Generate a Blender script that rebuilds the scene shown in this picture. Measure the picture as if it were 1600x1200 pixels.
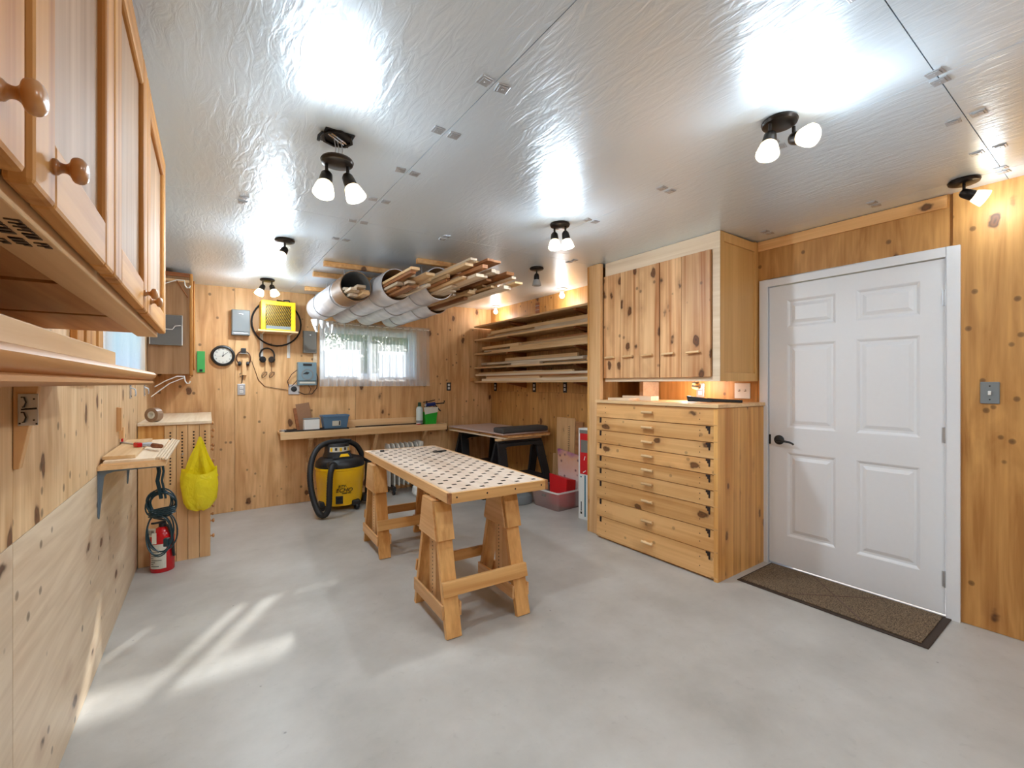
import bpy, bmesh, math, random
from mathutils import Matrix, Vector
PI = math.pi
R = math.radians
rnd = random.Random(7)
scene = bpy.context.scene
COL = scene.collection
for o in list(bpy.data.objects):
    bpy.data.objects.remove(o, do_unlink=True)

# ------------------------------------------------------------------ camera, world, sun, exposure
cam_d = bpy.data.cameras.new('camera')
cam_d.sensor_width = 36.0
cam_d.lens = 693.0 / 1600.0 * 36.0
cam_d.clip_start = 0.01
cam = bpy.data.objects.new('camera', cam_d)
COL.objects.link(cam)
cam.location = (0, 0, 1.315)
cam.rotation_euler = (R(90), 0, R(-35.3))
scene.camera = cam

world = bpy.data.worlds.new('sky')
scene.world = world
world.use_nodes = True
wn = world.node_tree
bg = wn.nodes['Background']
sky = wn.nodes.new('ShaderNodeTexSky')
sky.sky_type = 'NISHITA'
sky.sun_disc = False
sky.sun_elevation = R(28)
sky.sun_rotation = R(31)
sky.air_density = 1.0
wn.links.new(sky.outputs[0], bg.inputs[0])
bg.inputs[1].default_value = 0.36

sun_d = bpy.data.lights.new('sun', 'SUN')
sun_d.energy = 9.5
sun_d.angle = R(1.1)
sun_d.color = (1.0, 0.95, 0.88)
sun = bpy.data.objects.new('sun', sun_d)
COL.objects.link(sun)
sun.location = (6, 12, 6)
sun.rotation_euler = Vector((-0.50, -0.82, -0.505)).to_track_quat('-Z', 'Y').to_euler()

vs = scene.view_settings
vs.view_transform = 'Standard'
vs.look = 'None'
vs.gamma = 1.0
vs.use_curve_mapping = False
vs.exposure = 0.16
LAMP_W = 11.0

# ------------------------------------------------------------------ helpers
def srgb(r, g, b):
    def f(c):
        c /= 255.0
        return c / 12.92 if c <= 0.04045 else ((c + 0.055) / 1.055) ** 2.4
    return (f(r), f(g), f(b), 1.0)


class MB:
    def __init__(self):
        self.v = []; self.f = []; self.M = Matrix.Identity(4)

    def add(self, vs_, fs):
        b = len(self.v)
        for p in vs_:
            self.v.append(tuple(self.M @ Vector(p)))
        for q in fs:
            self.f.append(tuple(b + i for i in q))
        return self

    def box(self, x0, x1, y0, y1, z0, z1):
        return self.add([(x0, y0, z0), (x1, y0, z0), (x1, y1, z0), (x0, y1, z0), (x0, y0, z1), (x1, y0, z1), (x1, y1, z1), (x0, y1, z1)],
                        [(0, 3, 2, 1), (4, 5, 6, 7), (0, 1, 5, 4), (1, 2, 6, 5), (2, 3, 7, 6), (3, 0, 4, 7)])

    def hexa(self, p):
        return self.add(p, [(0, 3, 2, 1), (4, 5, 6, 7), (0, 1, 5, 4), (1, 2, 6, 5), (2, 3, 7, 6), (3, 0, 4, 7)])

    def beam(self, p0, p1, w, t, side=(1, 0, 0)):
        p0 = Vector(p0); p1 = Vector(p1); d = (p1 - p0).normalized()
        s = Vector(side); s = (s - d * s.dot(d)).normalized(); n = d.cross(s)
        a = s * w / 2; b = n * t / 2
        return self.hexa([p0 - a - b, p0 + a - b, p0 + a + b, p0 - a + b, p1 - a - b, p1 + a - b, p1 + a + b, p1 - a + b])

    def prism(self, poly, axis, a, b):
        n = len(poly)
        def mk(u, w, k):
            return {'x': (k, u, w), 'y': (u, k, w), 'z': (u, w, k)}[axis]
        vs_ = [mk(u, w, a) for u, w in poly] + [mk(u, w, b) for u, w in poly]
        fs = [tuple(range(n))[::-1], tuple(range(n, 2 * n))] + [(i, (i + 1) % n, n + (i + 1) % n, n + i) for i in range(n)]
        return self.add(vs_, fs)

    def tube(self, pts, r, seg=8, closed=False):
        pts = [Vector(p) for p in pts]; n = len(pts)
        rs = r if isinstance(r, (list, tuple)) else [r] * n
        vs_ = []; up = None
        for i, p in enumerate(pts):
            if closed:
                d = pts[(i + 1) % n] - pts[i - 1]
            else:
                d = pts[min(i + 1, n - 1)] - pts[max(i - 1, 0)]
            if d.length < 1e-9: d = Vector((0, 0, 1))
            d.normalize()
            if up is None:
                up = Vector((0, 0, 1)) if abs(d.z) < .9 else Vector((1, 0, 0))
            s = d.cross(up)
            if s.length < 1e-6: s = d.orthogonal()
            s.normalize(); up = s.cross(d).normalized()
            for k in range(seg):
                a = 2 * PI * k / seg
                vs_.append(p + (s * math.cos(a) + up * math.sin(a)) * rs[i])
        fs = []
        m = n if closed else n - 1
        for i in range(m):
            j = (i + 1) % n
            for k in range(seg):
                l = (k + 1) % seg
                fs.append((i * seg + k, i * seg + l, j * seg + l, j * seg + k))
        if not closed:
            fs.append(tuple(range(seg))[::-1]); fs.append(tuple(range((n - 1) * seg, n * seg)))
        return self.add(vs_, fs)

    def lathe(self, prof, seg=24, closed_prof=False):
        n = len(prof); vs_ = []
        for r, z in prof:
            for k in range(seg):
                a = 2 * PI * k / seg
                vs_.append((r * math.cos(a), r * math.sin(a), z))
        fs = []
        m = n if closed_prof else n - 1
        for i in range(m):
            j = (i + 1) % n
            for k in range(seg):
                l = (k + 1) % seg
                fs.append((i * seg + k, i * seg + l, j * seg + l, j * seg + k))
        if not closed_prof:
            if prof[0][0] > 1e-6: fs.append(tuple(range(seg))[::-1])
            if prof[-1][0] > 1e-6: fs.append(tuple(range((n - 1) * seg, n * seg)))
        return self.add(vs_, fs)

    def grid(self, rows, close_u=False, thick=None):
        nr = len(rows); nc = len(rows[0]); vs_ = [p for r_ in rows for p in r_]; fs = []
        for i in range(nr - 1):
            for k in range(nc if close_u else nc - 1):
                l = (k + 1) % nc
                fs.append((i * nc + k, i * nc + l, (i + 1) * nc + l, (i + 1) * nc + k))
        return self.add(vs_, fs)

    def build(self, name, mat, parent=None, smooth=False, bevel=0.0, kind=None, label=None):
        me = bpy.data.meshes.new(name)
        me.from_pydata(self.v, [], self.f)
        bm = bmesh.new(); bm.from_mesh(me)
        bmesh.ops.remove_doubles(bm, verts=bm.verts, dist=1e-6)
        bmesh.ops.recalc_face_normals(bm, faces=bm.faces)
        if bevel > 0:
            es = [e for e in bm.edges if len(e.link_faces) == 2 and e.calc_face_angle(0) > .5]
            bmesh.ops.bevel(bm, geom=es, offset=bevel, segments=2, affect='EDGES', profile=.5, clamp_overlap=True)
        bm.to_mesh(me); bm.free()
        me.materials.append(mat)
        if smooth:
            for p in me.polygons: p.use_smooth = True
            try:
                me.set_sharp_from_angle(angle=R(40))
            except Exception:
                pass
        o = bpy.data.objects.new(name, me)
        COL.objects.link(o)
        if parent is not None: o.parent = parent
        if kind: o['kind'] = kind
        if label: o['label'] = label
        return o


def smoothpts(ps, n=6):
    out = []
    P_ = [Vector(p) for p in ps]
    for i in range(len(P_) - 1):
        a, b, c, d = P_[max(i - 1, 0)], P_[i], P_[i + 1], P_[min(i + 2, len(P_) - 1)]
        for k in range(n):
            u = k / n
            out.append(.5 * ((2 * b) + (c - a) * u + (2 * a - 5 * b + 4 * c - d) * u * u + (3 * b - a - 3 * c + d) * u ** 3))
    out.append(P_[-1]); return out


def B(*a):
    return MB().box(*a)


def thing(name, label, cat, loc=(0, 0, 0), rz=0.0, group=None, rot=None):
    o = bpy.data.objects.new(name, None)
    o.empty_display_size = .05
    COL.objects.link(o)
    o.location = loc
    o.rotation_euler = rot if rot else (0, 0, rz)
    o['label'] = label; o['category'] = cat
    if group: o['group'] = group
    return o


def tag(o, label, cat, group=None):
    o['label'] = label; o['category'] = cat
    if group: o['group'] = group
    return o


def struct(name, loc=(0, 0, 0), rz=0.0, label=None):
    o = bpy.data.objects.new(name, None)
    COL.objects.link(o); o.location = loc; o.rotation_euler = (0, 0, rz)
    o['kind'] = 'structure'
    if label: o['label'] = label
    return o


def text_part(name, s, size, M, mat, parent, shear=0.0, ext=0.0004):
    cu = bpy.data.curves.new('t', 'FONT'); cu.body = s; cu.size = size; cu.extrude = ext
    cu.align_x = 'CENTER'; cu.align_y = 'CENTER'; cu.shear = shear; cu.resolution_u = 3
    t = bpy.data.objects.new('t', cu); COL.objects.link(t)
    bpy.context.view_layer.update()
    me = bpy.data.meshes.new_from_object(t.evaluated_get(bpy.context.evaluated_depsgraph_get()))
    bpy.data.objects.remove(t, do_unlink=True)
    me.name = name; me.transform(M); me.materials.clear(); me.materials.append(mat)
    o = bpy.data.objects.new(name, me); COL.objects.link(o); o.parent = parent
    return o


# ------------------------------------------------------------------ materials
class N:
    def __init__(self, name):
        self.m = bpy.data.materials.new(name); self.m.use_nodes = True
        self.t = self.m.node_tree; self.p = self.t.nodes['Principled BSDF']

    def n(self, typ, **k):
        x = self.t.nodes.new('ShaderNode' + typ)
        for a, b in k.items():
            setattr(x, a, b)
        return x

    def l(self, a, b):
        self.t.links.new(a, b)

    def mixc(self, fac, a, b, mode='MIX'):
        x = self.n('MixRGB', blend_type=mode)
        for i, s in enumerate((fac, a, b)):
            if isinstance(s, bpy.types.NodeSocket): self.l(s, x.inputs[i])
            else: x.inputs[i].default_value = s
        return x.outputs[0]

    def math(self, op, a, b=0.0):
        x = self.n('Math', operation=op)
        for i, s in enumerate((a, b)):
            if isinstance(s, bpy.types.NodeSocket): self.l(s, x.inputs[i])
            else: x.inputs[i].default_value = s
        return x.outputs[0]

    def ramp(self, fac, stops):
        x = self.n('ValToRGB'); e = x.color_ramp.elements
        while len(e) < len(stops): e.new(.5)
        for i, (p, c) in enumerate(stops):
            e[i].position = p; e[i].color = c if len(c) == 4 else (c[0], c[1], c[2], 1)
        self.l(fac, x.inputs[0])
        return x.outputs[0]


def plain(name, col, rough=.5, metal=0.0, noise=0.0, bump=0.0, nscale=40.0, emit=None, es=0.0, alpha=None, trans=0.0, coat=0.0):
    a = N(name); p = a.p
    p.inputs['Base Color'].default_value = col
    p.inputs['Roughness'].default_value = rough
    p.inputs['Metallic'].default_value = metal
    if trans: p.inputs['Transmission Weight'].default_value = trans
    if coat: p.inputs['Coat Weight'].default_value = coat
    if emit:
        p.inputs['Emission Color'].default_value = emit; p.inputs['Emission Strength'].default_value = es
    tc = a.n('TexCoord'); nz = a.n('TexNoise')
    nz.inputs['Scale'].default_value = nscale; nz.inputs['Detail'].default_value = 4
    a.l(tc.outputs['Object'], nz.inputs['Vector'])
    if noise:
        d = tuple(c * (1 - noise) for c in col[:3]) + (1,)
        a.l(a.mixc(nz.outputs['Fac'], d, tuple(min(1, c * (1 + noise)) for c in col[:3]) + (1,)), p.inputs['Base Color'])
    if bump:
        bp = a.n('Bump'); bp.inputs['Strength'].default_value = bump; bp.inputs['Distance'].default_value = .004
        a.l(nz.outputs['Fac'], bp.inputs['Height']); a.l(bp.outputs[0], p.inputs['Normal'])
    return a.m


def wood(name, c1, c2, axis='z', scale=1.0, knots=.0, kscale=3.0, rough=.5, vary=.12, kcol=(104, 56, 24), stretch=.07, wav=1.0, coat=0.0, dots=0.0, ksize=.075, spec=.4):
    """c1 light, c2 dark grain; axis = grain direction in object space"""
    def ds(c):
        g_ = .3 * c[0] + .55 * c[1] + .15 * c[2]
        return tuple(g_ + (x - g_) * 1.0 for x in c[:3]) + (1,)
    c1, c2 = ds(c1), ds(c2)
    a = N(name); p = a.p
    tc = a.n('TexCoord'); oi = a.n('ObjectInfo')
    off = a.n('VectorMath', operation='SCALE'); off.inputs[0].default_value = (13.1, 7.7, 5.3)
    a.l(oi.outputs['Random'], off.inputs['Scale'])
    ad = a.n('VectorMath', operation='ADD'); a.l(tc.outputs['Object'], ad.inputs[0]); a.l(off.outputs[0], ad.inputs[1])
    def mapped(s_grain, s_cross):
        mp = a.n('Mapping')
        sc = [s_cross * scale] * 3; sc['xyz'.index(axis)] = s_grain * scale
        mp.inputs['Scale'].default_value = sc
        a.l(ad.outputs[0], mp.inputs['Vector']); return mp.outputs[0]
    n1 = a.n('TexNoise'); n1.inputs['Scale'].default_value = 9; n1.inputs['Detail'].default_value = 5; n1.inputs['Distortion'].default_value = 1.2 * wav
    a.l(mapped(stretch, 1), n1.inputs['Vector'])
    n2 = a.n('TexNoise'); n2.inputs['Scale'].default_value = 55; n2.inputs['Detail'].default_value = 3; n2.inputs['Distortion'].default_value = .3
    a.l(mapped(stretch * .35, 1), n2.inputs['Vector'])
    n3 = a.n('TexNoise'); n3.inputs['Scale'].default_value = 1.3; n3.inputs['Detail'].default_value = 2
    a.l(mapped(.6, 1), n3.inputs['Vector'])
    f = a.math('ADD', a.math('MULTIPLY', n1.outputs['Fac'], .55), a.math('ADD', a.math('MULTIPLY', n2.outputs['Fac'], .25), a.math('MULTIPLY', n3.outputs['Fac'], .25)))
    col = a.ramp(f, [(.40, c2), (.515, tuple((x + y) / 2 for x, y in zip(c1, c2))), (.63, c1)])
    if vary:
        hv = a.n('HueSaturation')
        a.l(col, hv.inputs['Color'])
        mr = a.n('MapRange'); a.l(oi.outputs['Random'], mr.inputs[0])
        mr.inputs[3].default_value = 1 - vary; mr.inputs[4].default_value = 1 + vary
        a.l(mr.outputs[0], hv.inputs['Value']); col = hv.outputs[0]
    if knots:
        vo = a.n('TexVoronoi'); vo.inputs['Scale'].default_value = kscale
        dn = a.n('TexNoise'); dn.inputs['Scale'].default_value = 18; a.l(ad.outputs[0], dn.inputs['Vector'])
        av = a.n('VectorMath', operation='ADD')
        sv = a.n('VectorMath', operation='SCALE'); a.l(dn.outputs['Color'], sv.inputs[0]); sv.inputs['Scale'].default_value = .03
        a.l(mapped(.55, 1), av.inputs[0]); a.l(sv.outputs[0], av.inputs[1]); a.l(av.outputs[0], vo.inputs['Vector'])
        k = a.ramp(vo.outputs['Distance'], [(0, (knots,) * 3), (ksize * .75, (knots,) * 3), (ksize * 1.1, (knots * .3,) * 3), (ksize * 2.4, (0, 0, 0))])
        kc = a.ramp(vo.outputs['Distance'], [(0, srgb(36, 18, 8)), (ksize * .45, srgb(*kcol)), (ksize * .8, srgb(60, 30, 12)), (ksize * 1.2, srgb(150, 92, 48))])
        col = a.mixc(k, col, kc)
    if dots:
        vo2 = a.n('TexVoronoi'); vo2.inputs['Scale'].default_value = 9.0; a.l(mapped(.9, 1), vo2.inputs['Vector'])
        k2 = a.ramp(vo2.outputs['Distance'], [(0, (dots,) * 3), (.10, (dots * .7,) * 3), (.14, (0, 0, 0))])
        col = a.mixc(k2, col, srgb(60, 34, 18))
    a.l(col, p.inputs['Base Color'])
    p.inputs['Roughness'].default_value = rough
    if coat:
        p.inputs['Coat Weight'].default_value = coat; p.inputs['Coat Roughness'].default_value = .18
    p.inputs['Specular IOR Level'].default_value = spec
    bp = a.n('Bump'); bp.inputs['Strength'].default_value = .12; bp.inputs['Distance'].default_value = .002
    a.l(n2.outputs['Fac'], bp.inputs['Height']); a.l(bp.outputs[0], p.inputs['Normal'])
    return a.m


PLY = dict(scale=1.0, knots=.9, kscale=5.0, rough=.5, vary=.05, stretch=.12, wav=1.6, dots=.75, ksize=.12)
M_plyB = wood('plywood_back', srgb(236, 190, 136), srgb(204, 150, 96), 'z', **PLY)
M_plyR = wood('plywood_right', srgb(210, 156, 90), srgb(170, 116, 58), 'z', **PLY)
M_plyL = wood('plywood_left', srgb(222, 188, 146), srgb(192, 152, 108), 'z', **PLY)
M_plyLow = wood('plywood_left_lower', srgb(214, 192, 164), srgb(196, 170, 140), 'y', **PLY)
M_oakZ = wood('oak_upright', srgb(208, 152, 88), srgb(160, 100, 44), 'z', rough=.6, spec=.15, vary=.05, stretch=.05)
M_oakY = wood('oak_level', srgb(206, 152, 96), srgb(170, 110, 58), 'y', rough=.5, spec=.3, vary=.05, stretch=.05)
M_oakR = wood('oak_rail', srgb(208, 152, 88), srgb(160, 100, 44), 'y', rough=.6, spec=.15, vary=.05, stretch=.05)
M_oakP = wood('oak_panel', srgb(186, 150, 116), srgb(150, 112, 78), 'z', rough=.62, vary=.04, stretch=.08, spec=.2)
M_knob = wood('turned_knob', srgb(200, 146, 92), srgb(170, 112, 60), 'x', rough=.3, coat=.5, vary=.03)
M_cedar = wood('knotty_cedar', srgb(232, 186, 136), srgb(176, 112, 62), 'z', knots=.92, kscale=9, rough=.45, vary=.08, stretch=.05, dots=.7, ksize=.2)
M_firY = wood('fir_drawer', srgb(234, 184, 124), srgb(204, 146, 84), 'y', knots=.9, kscale=7.5, rough=.42, vary=.1, stretch=.06, ksize=.17, dots=.5)
M_firZ = wood('fir_upright', srgb(240, 186, 112), srgb(190, 126, 60), 'z', knots=.8, kscale=8.0, rough=.42, vary=.1, stretch=.05, ksize=.14)
M_maple = wood('maple_panel', srgb(228, 182, 116), srgb(212, 162, 96), 'z', rough=.4, vary=.03)
M_pineX = wood('pine_x', srgb(238, 200, 152), srgb(212, 166, 114), 'x', knots=.6, kscale=3, rough=.5, vary=.07, ksize=.05)
M_pineY = wood('pine_y', srgb(236, 200, 152), srgb(208, 164, 114), 'y', knots=.6, kscale=3, rough=.5, vary=.1, ksize=.05)
M_pineZ = wood('pine_z', srgb(232, 190, 140), srgb(204, 154, 102), 'z', knots=.6, kscale=3, rough=.5, vary=.08, ksize=.05)
M_pale = wood('pale_ply', srgb(236, 214, 186), srgb(216, 188, 154), 'y', rough=.55, vary=.04)
M_lumb = wood('dry_lumber', srgb(236, 220, 198), srgb(198, 172, 142), 'y', knots=.5, kscale=3, rough=.65, vary=.22, ksize=.05)
M_lumbD = wood('dark_lumber', srgb(176, 122, 78), srgb(130, 80, 44), 'y', rough=.6, vary=.25)
M_bench = wood('bench_top', srgb(222, 202, 184), srgb(200, 174, 152), 'y', rough=.5, vary=.0)
M_trestX = wood('trestle_x', srgb(236, 186, 122), srgb(202, 144, 82), 'x', rough=.4, vary=.08, knots=.5, kscale=3, ksize=.05)
M_trestY = wood('trestle_y', srgb(234, 188, 134), srgb(204, 148, 92), 'y', rough=.4, vary=.08)
M_trestZ = wood('trestle_z', srgb(236, 184, 118), srgb(196, 136, 74), 'z', rough=.4, vary=.1, knots=.5, kscale=4, ksize=.06)
M_brownX = wood('brown_board', srgb(170, 104, 60), srgb(120, 68, 36), 'x', rough=.5, vary=.1)
M_white = plain('white_paint', srgb(232, 233, 236), .35, noise=.015)
M_whiteP = plain('white_plastic', srgb(235, 235, 232), .35, noise=.02)
M_vinyl = plain('white_vinyl', srgb(228, 234, 240), .35, noise=.02)
M_black = plain('black_plastic', srgb(30, 31, 34), .42, noise=.15)
M_blackm = plain('dark_bronze', srgb(44, 38, 34), .3, metal=.7, noise=.1)
M_rubber = plain('black_rubber', srgb(26, 26, 28), .55, noise=.2)
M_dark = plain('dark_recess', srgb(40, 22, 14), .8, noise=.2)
M_steel = plain('galvanised_steel', srgb(196, 200, 206), .35, metal=.85, noise=.08)
M_bracket = plain('blue_grey_bracket', srgb(120, 134, 146), .45, metal=.4, noise=.06)
M_chrome = plain('chrome', srgb(205, 208, 212), .15, metal=1.0, noise=.03)
M_greyb = plain('grey_enamel', srgb(128, 133, 135), .4, noise=.03)
M_greyd = plain('grey_enamel_dark', srgb(126, 124, 118), .4, noise=.03)
M_yell = plain('yellow_plastic', srgb(252, 198, 16), .3, noise=.03)
M_yellh = plain('yellow_enamel', srgb(252, 200, 10), .35, noise=.02)
M_bluep = plain('blue_plastic', srgb(84, 118, 148), .4, noise=.04)
M_teal = plain('blue_grey_plastic', srgb(118, 142, 152), .4, noise=.04)
M_green = plain('green_plastic', srgb(40, 176, 50), .35, noise=.05)
M_greenc = plain('green_card', srgb(70, 176, 90), .5, noise=.05)
M_red = plain('red_enamel', srgb(196, 14, 22), .25, noise=.03)
M_redp = plain('red_print', srgb(214, 26, 34), .45, noise=.1)
M_label = plain('paper_label', srgb(214, 210, 196), .6, noise=.05)
M_card = plain('cardboard', srgb(150, 110, 80), .7, noise=.08)
M_print = plain('black_print', srgb(34, 26, 20), .6, noise=.1)
M_stamp = plain('stamp_ink', srgb(84, 66, 50), .7, noise=.1)
M_tubeb = plain('cardboard_tube', srgb(150, 112, 72), .6, noise=.12, nscale=12)
M_foam = plain('charcoal_foam', srgb(70, 66, 64), .8, noise=.12, bump=.3)
M_cordg = plain('dark_teal_cord', srgb(20, 52, 62), .35, noise=.2)
M_cordb = plain('brown_cord', srgb(84, 48, 30), .5, noise=.15)
M_navy = plain('navy_plastic', srgb(24, 44, 110), .35, noise=.08)
M_tealp = plain('teal_print', srgb(40, 120, 140), .5, noise=.05)
M_pink = plain('pink_laminate', srgb(206, 182, 172), .4, noise=.05)
M_rad = plain('cream_enamel', srgb(214, 210, 202), .4, noise=.04)
M_bulb = plain('lit_bulb', srgb(255, 248, 230), .3, noise=.01, emit=(1, .93, .80, 1), es=7.0)
M_caulk = plain('white_tube', srgb(214, 226, 222), .4, noise=.04)


def mat_foil():
    a = N('foil_facing'); p = a.p
    tc = a.n('TexCoord'); mp = a.n('Mapping'); mp.inputs['Scale'].default_value = (9, 2.2, 1)
    oi = a.n('ObjectInfo')
    ad = a.n('VectorMath', operation='ADD'); sv = a.n('VectorMath', operation='SCALE'); sv.inputs[0].default_value = (9.1, 4.2, 0)
    a.l(oi.outputs['Random'], sv.inputs['Scale']); a.l(tc.outputs['Object'], ad.inputs[0]); a.l(sv.outputs[0], ad.inputs[1])
    a.l(ad.outputs[0], mp.inputs['Vector'])
    n1 = a.n('TexNoise'); n1.inputs['Scale'].default_value = 3.2; n1.inputs['Detail'].default_value = 6; n1.inputs['Distortion'].default_value = 1.5
    a.l(mp.outputs[0], n1.inputs['Vector'])
    n2 = a.n('TexNoise'); n2.inputs['Scale'].default_value = 20; n2.inputs['Detail'].default_value = 5; n2.inputs['Distortion'].default_value = .7
    a.l(ad.outputs[0], n2.inputs['Vector'])
    h = a.math('ADD', a.math('MULTIPLY', n1.outputs['Fac'], .7), a.math('MULTIPLY', n2.outputs['Fac'], .22))
    bp = a.n('Bump'); bp.inputs['Strength'].default_value = .35; bp.inputs['Distance'].default_value = .012
    a.l(h, bp.inputs['Height']); a.l(bp.outputs[0], p.inputs['Normal'])
    p.inputs['Base Color'].default_value = (.76, .86, .95, 1)
    p.inputs['Metallic'].default_value = .48
    rr = a.n('MapRange'); a.l(n1.outputs['Fac'], rr.inputs[0]); rr.inputs[3].default_value = .24; rr.inputs[4].default_value = .42
    a.l(rr.outputs[0], p.inputs['Roughness'])
    return a.m


def mat_concrete():
    a = N('sealed_concrete'); p = a.p
    tc = a.n('TexCoord')
    n1 = a.n('TexNoise'); n1.inputs['Scale'].default_value = 1.6; n1.inputs['Detail'].default_value = 7; n1.inputs['Roughness'].default_value = .62
    n2 = a.n('TexNoise'); n2.inputs['Scale'].default_value = 26; n2.inputs['Detail'].default_value = 5; n2.inputs['Distortion'].default_value = .6
    n3 = a.n('TexVoronoi'); n3.inputs['Scale'].default_value = 5.0
    for n_ in (n1, n2, n3): a.l(tc.outputs['Object'], n_.inputs['Vector'])
    c = a.ramp(n1.outputs['Fac'], [(.3, srgb(166, 161, 154)), (.5, srgb(184, 179, 172)), (.7, srgb(198, 194, 188))])
    c = a.mixc(a.ramp(n2.outputs['Fac'], [(.62, (0, 0, 0)), (.8, (.22, .22, .22))]), c, srgb(128, 124, 120))
    c = a.mixc(a.ramp(n3.outputs['Distance'], [(0, (.75,) * 3), (.022, (.5,) * 3), (.032, (0, 0, 0))]), c, srgb(96, 92, 88))
    a.l(c, p.inputs['Base Color'])
    rr = a.n('MapRange'); a.l(n1.outputs['Fac'], rr.inputs[0]); rr.inputs[3].default_value = .28; rr.inputs[4].default_value = .48
    a.l(rr.outputs[0], p.inputs['Roughness'])
    bp = a.n('Bump'); bp.inputs['Strength'].default_value = .15; bp.inputs['Distance'].default_value = .004
    a.l(n2.outputs['Fac'], bp.inputs['Height']); a.l(bp.outputs[0], p.inputs['Normal'])
    return a.m


def mat_thin(name, col, tr, tl, rough=.5, emit=0.0):
    """thin cloth / frosted glass: part see-through, part translucent, part diffuse"""
    a = N(name); a.t.nodes.remove(a.p)
    out = a.t.nodes['Material Output']
    tp = a.n('BsdfTransparent'); tl_ = a.n('BsdfTranslucent'); df = a.n('BsdfDiffuse')
    tc = a.n('TexCoord'); nz = a.n('TexNoise'); nz.inputs['Scale'].default_value = 60
    a.l(tc.outputs['Object'], nz.inputs['Vector'])
    c = a.mixc(nz.outputs['Fac'], col, tuple(x * .94 for x in col[:3]) + (1,))
    a.l(c, tl_.inputs[0]); a.l(c, df.inputs[0])
    m1 = a.n('MixShader'); m1.inputs[0].default_value = tl; a.l(df.outputs[0], m1.inputs[1]); a.l(tl_.outputs[0], m1.inputs[2])
    m2 = a.n('MixShader'); m2.inputs[0].default_value = tr; a.l(m1.outputs[0], m2.inputs[1]); a.l(tp.outputs[0], m2.inputs[2])
    fin = m2.outputs[0]
    if emit:
        em = a.n('Emission'); em.inputs[0].default_value = (1, .9, .72, 1); em.inputs[1].default_value = emit
        ads = a.n('AddShader'); a.l(fin, ads.inputs[0]); a.l(em.outputs[0], ads.inputs[1]); fin = ads.outputs[0]
    a.l(fin, out.inputs[0])
    return a.m


def mat_glass():
    a = N('window_glass'); a.t.nodes.remove(a.p)
    out = a.t.nodes['Material Output']
    tp = a.n('BsdfTransparent'); gl = a.n('BsdfGlossy'); gl.inputs['Roughness'].default_value = .02
    tp.inputs[0].default_value = (.93, .97, 1, 1)
    m = a.n('MixShader'); m.inputs[0].default_value = .06
    a.l(tp.outputs[0], m.inputs[1]); a.l(gl.outputs[0], m.inputs[2]); a.l(m.outputs[0], out.inputs[0])
    return a.m


def mat_bag():
    a = N('yellow_film'); out = a.t.nodes['Material Output']; p = a.p
    p.inputs['Base Color'].default_value = srgb(255, 240, 50); p.inputs['Roughness'].default_value = .25
    tl_ = a.n('BsdfTranslucent'); tl_.inputs[0].default_value = srgb(255, 238, 30)
    m = a.n('MixShader'); m.inputs[0].default_value = .35
    tc = a.n('TexCoord'); nz = a.n('TexNoise'); nz.inputs['Scale'].default_value = 14; nz.inputs['Detail'].default_value = 3; nz.inputs['Distortion'].default_value = 2
    a.l(tc.outputs['Object'], nz.inputs['Vector'])
    bp = a.n('Bump'); bp.inputs['Strength'].default_value = .5; bp.inputs['Distance'].default_value = .02
    a.l(nz.outputs['Fac'], bp.inputs['Height']); a.l(bp.outputs[0], p.inputs['Normal'])
    a.l(p.outputs[0], m.inputs[1]); a.l(tl_.outputs[0], m.inputs[2]); a.l(m.outputs[0], out.inputs[0])
    return a.m


def mat_mat():
    a = N('brown_doormat_pile'); p = a.p
    tc = a.n('TexCoord'); n1 = a.n('TexNoise'); n1.inputs['Scale'].default_value = 160; n1.inputs['Detail'].default_value = 2
    a.l(tc.outputs['Object'], n1.inputs['Vector'])
    a.l(a.ramp(n1.outputs['Fac'], [(.35, srgb(70, 54, 38)), (.65, srgb(140, 118, 92))]), p.inputs['Base Color'])
    p.inputs['Roughness'].default_value = .95
    bp = a.n('Bump'); bp.inputs['Strength'].default_value = .8; bp.inputs['Distance'].default_value = .006
    a.l(n1.outputs['Fac'], bp.inputs['Height']); a.l(bp.outputs[0], p.inputs['Normal'])
    return a.m


def mat_floral():
    a = N('floral_print'); p = a.p
    tc = a.n('TexCoord'); vo = a.n('TexVoronoi'); vo.inputs['Scale'].default_value = 14
    nz = a.n('TexNoise'); nz.inputs['Scale'].default_value = 9; nz.inputs['Detail'].default_value = 4
    a.l(tc.outputs['Object'], vo.inputs['Vector']); a.l(tc.outputs['Object'], nz.inputs['Vector'])
    sx = a.n('SeparateXYZ'); a.l(tc.outputs['Object'], sx.inputs[0])
    g = a.math('ADD', a.math('MULTIPLY', sx.outputs[2], 1.35), a.math('MULTIPLY', nz.outputs['Fac'], .35))
    c = a.ramp(g, [(.35, srgb(232, 222, 216)), (.6, srgb(228, 200, 190)), (.85, srgb(226, 172, 140)), (1.0, srgb(160, 84, 150))])
    c = a.mixc(a.ramp(vo.outputs['Distance'], [(.12, (.8,) * 3), (.26, (0, 0, 0))]), c, srgb(120, 62, 74))
    a.l(c, p.inputs['Base Color']); p.inputs['Roughness'].default_value = .5
    return a.m


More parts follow.
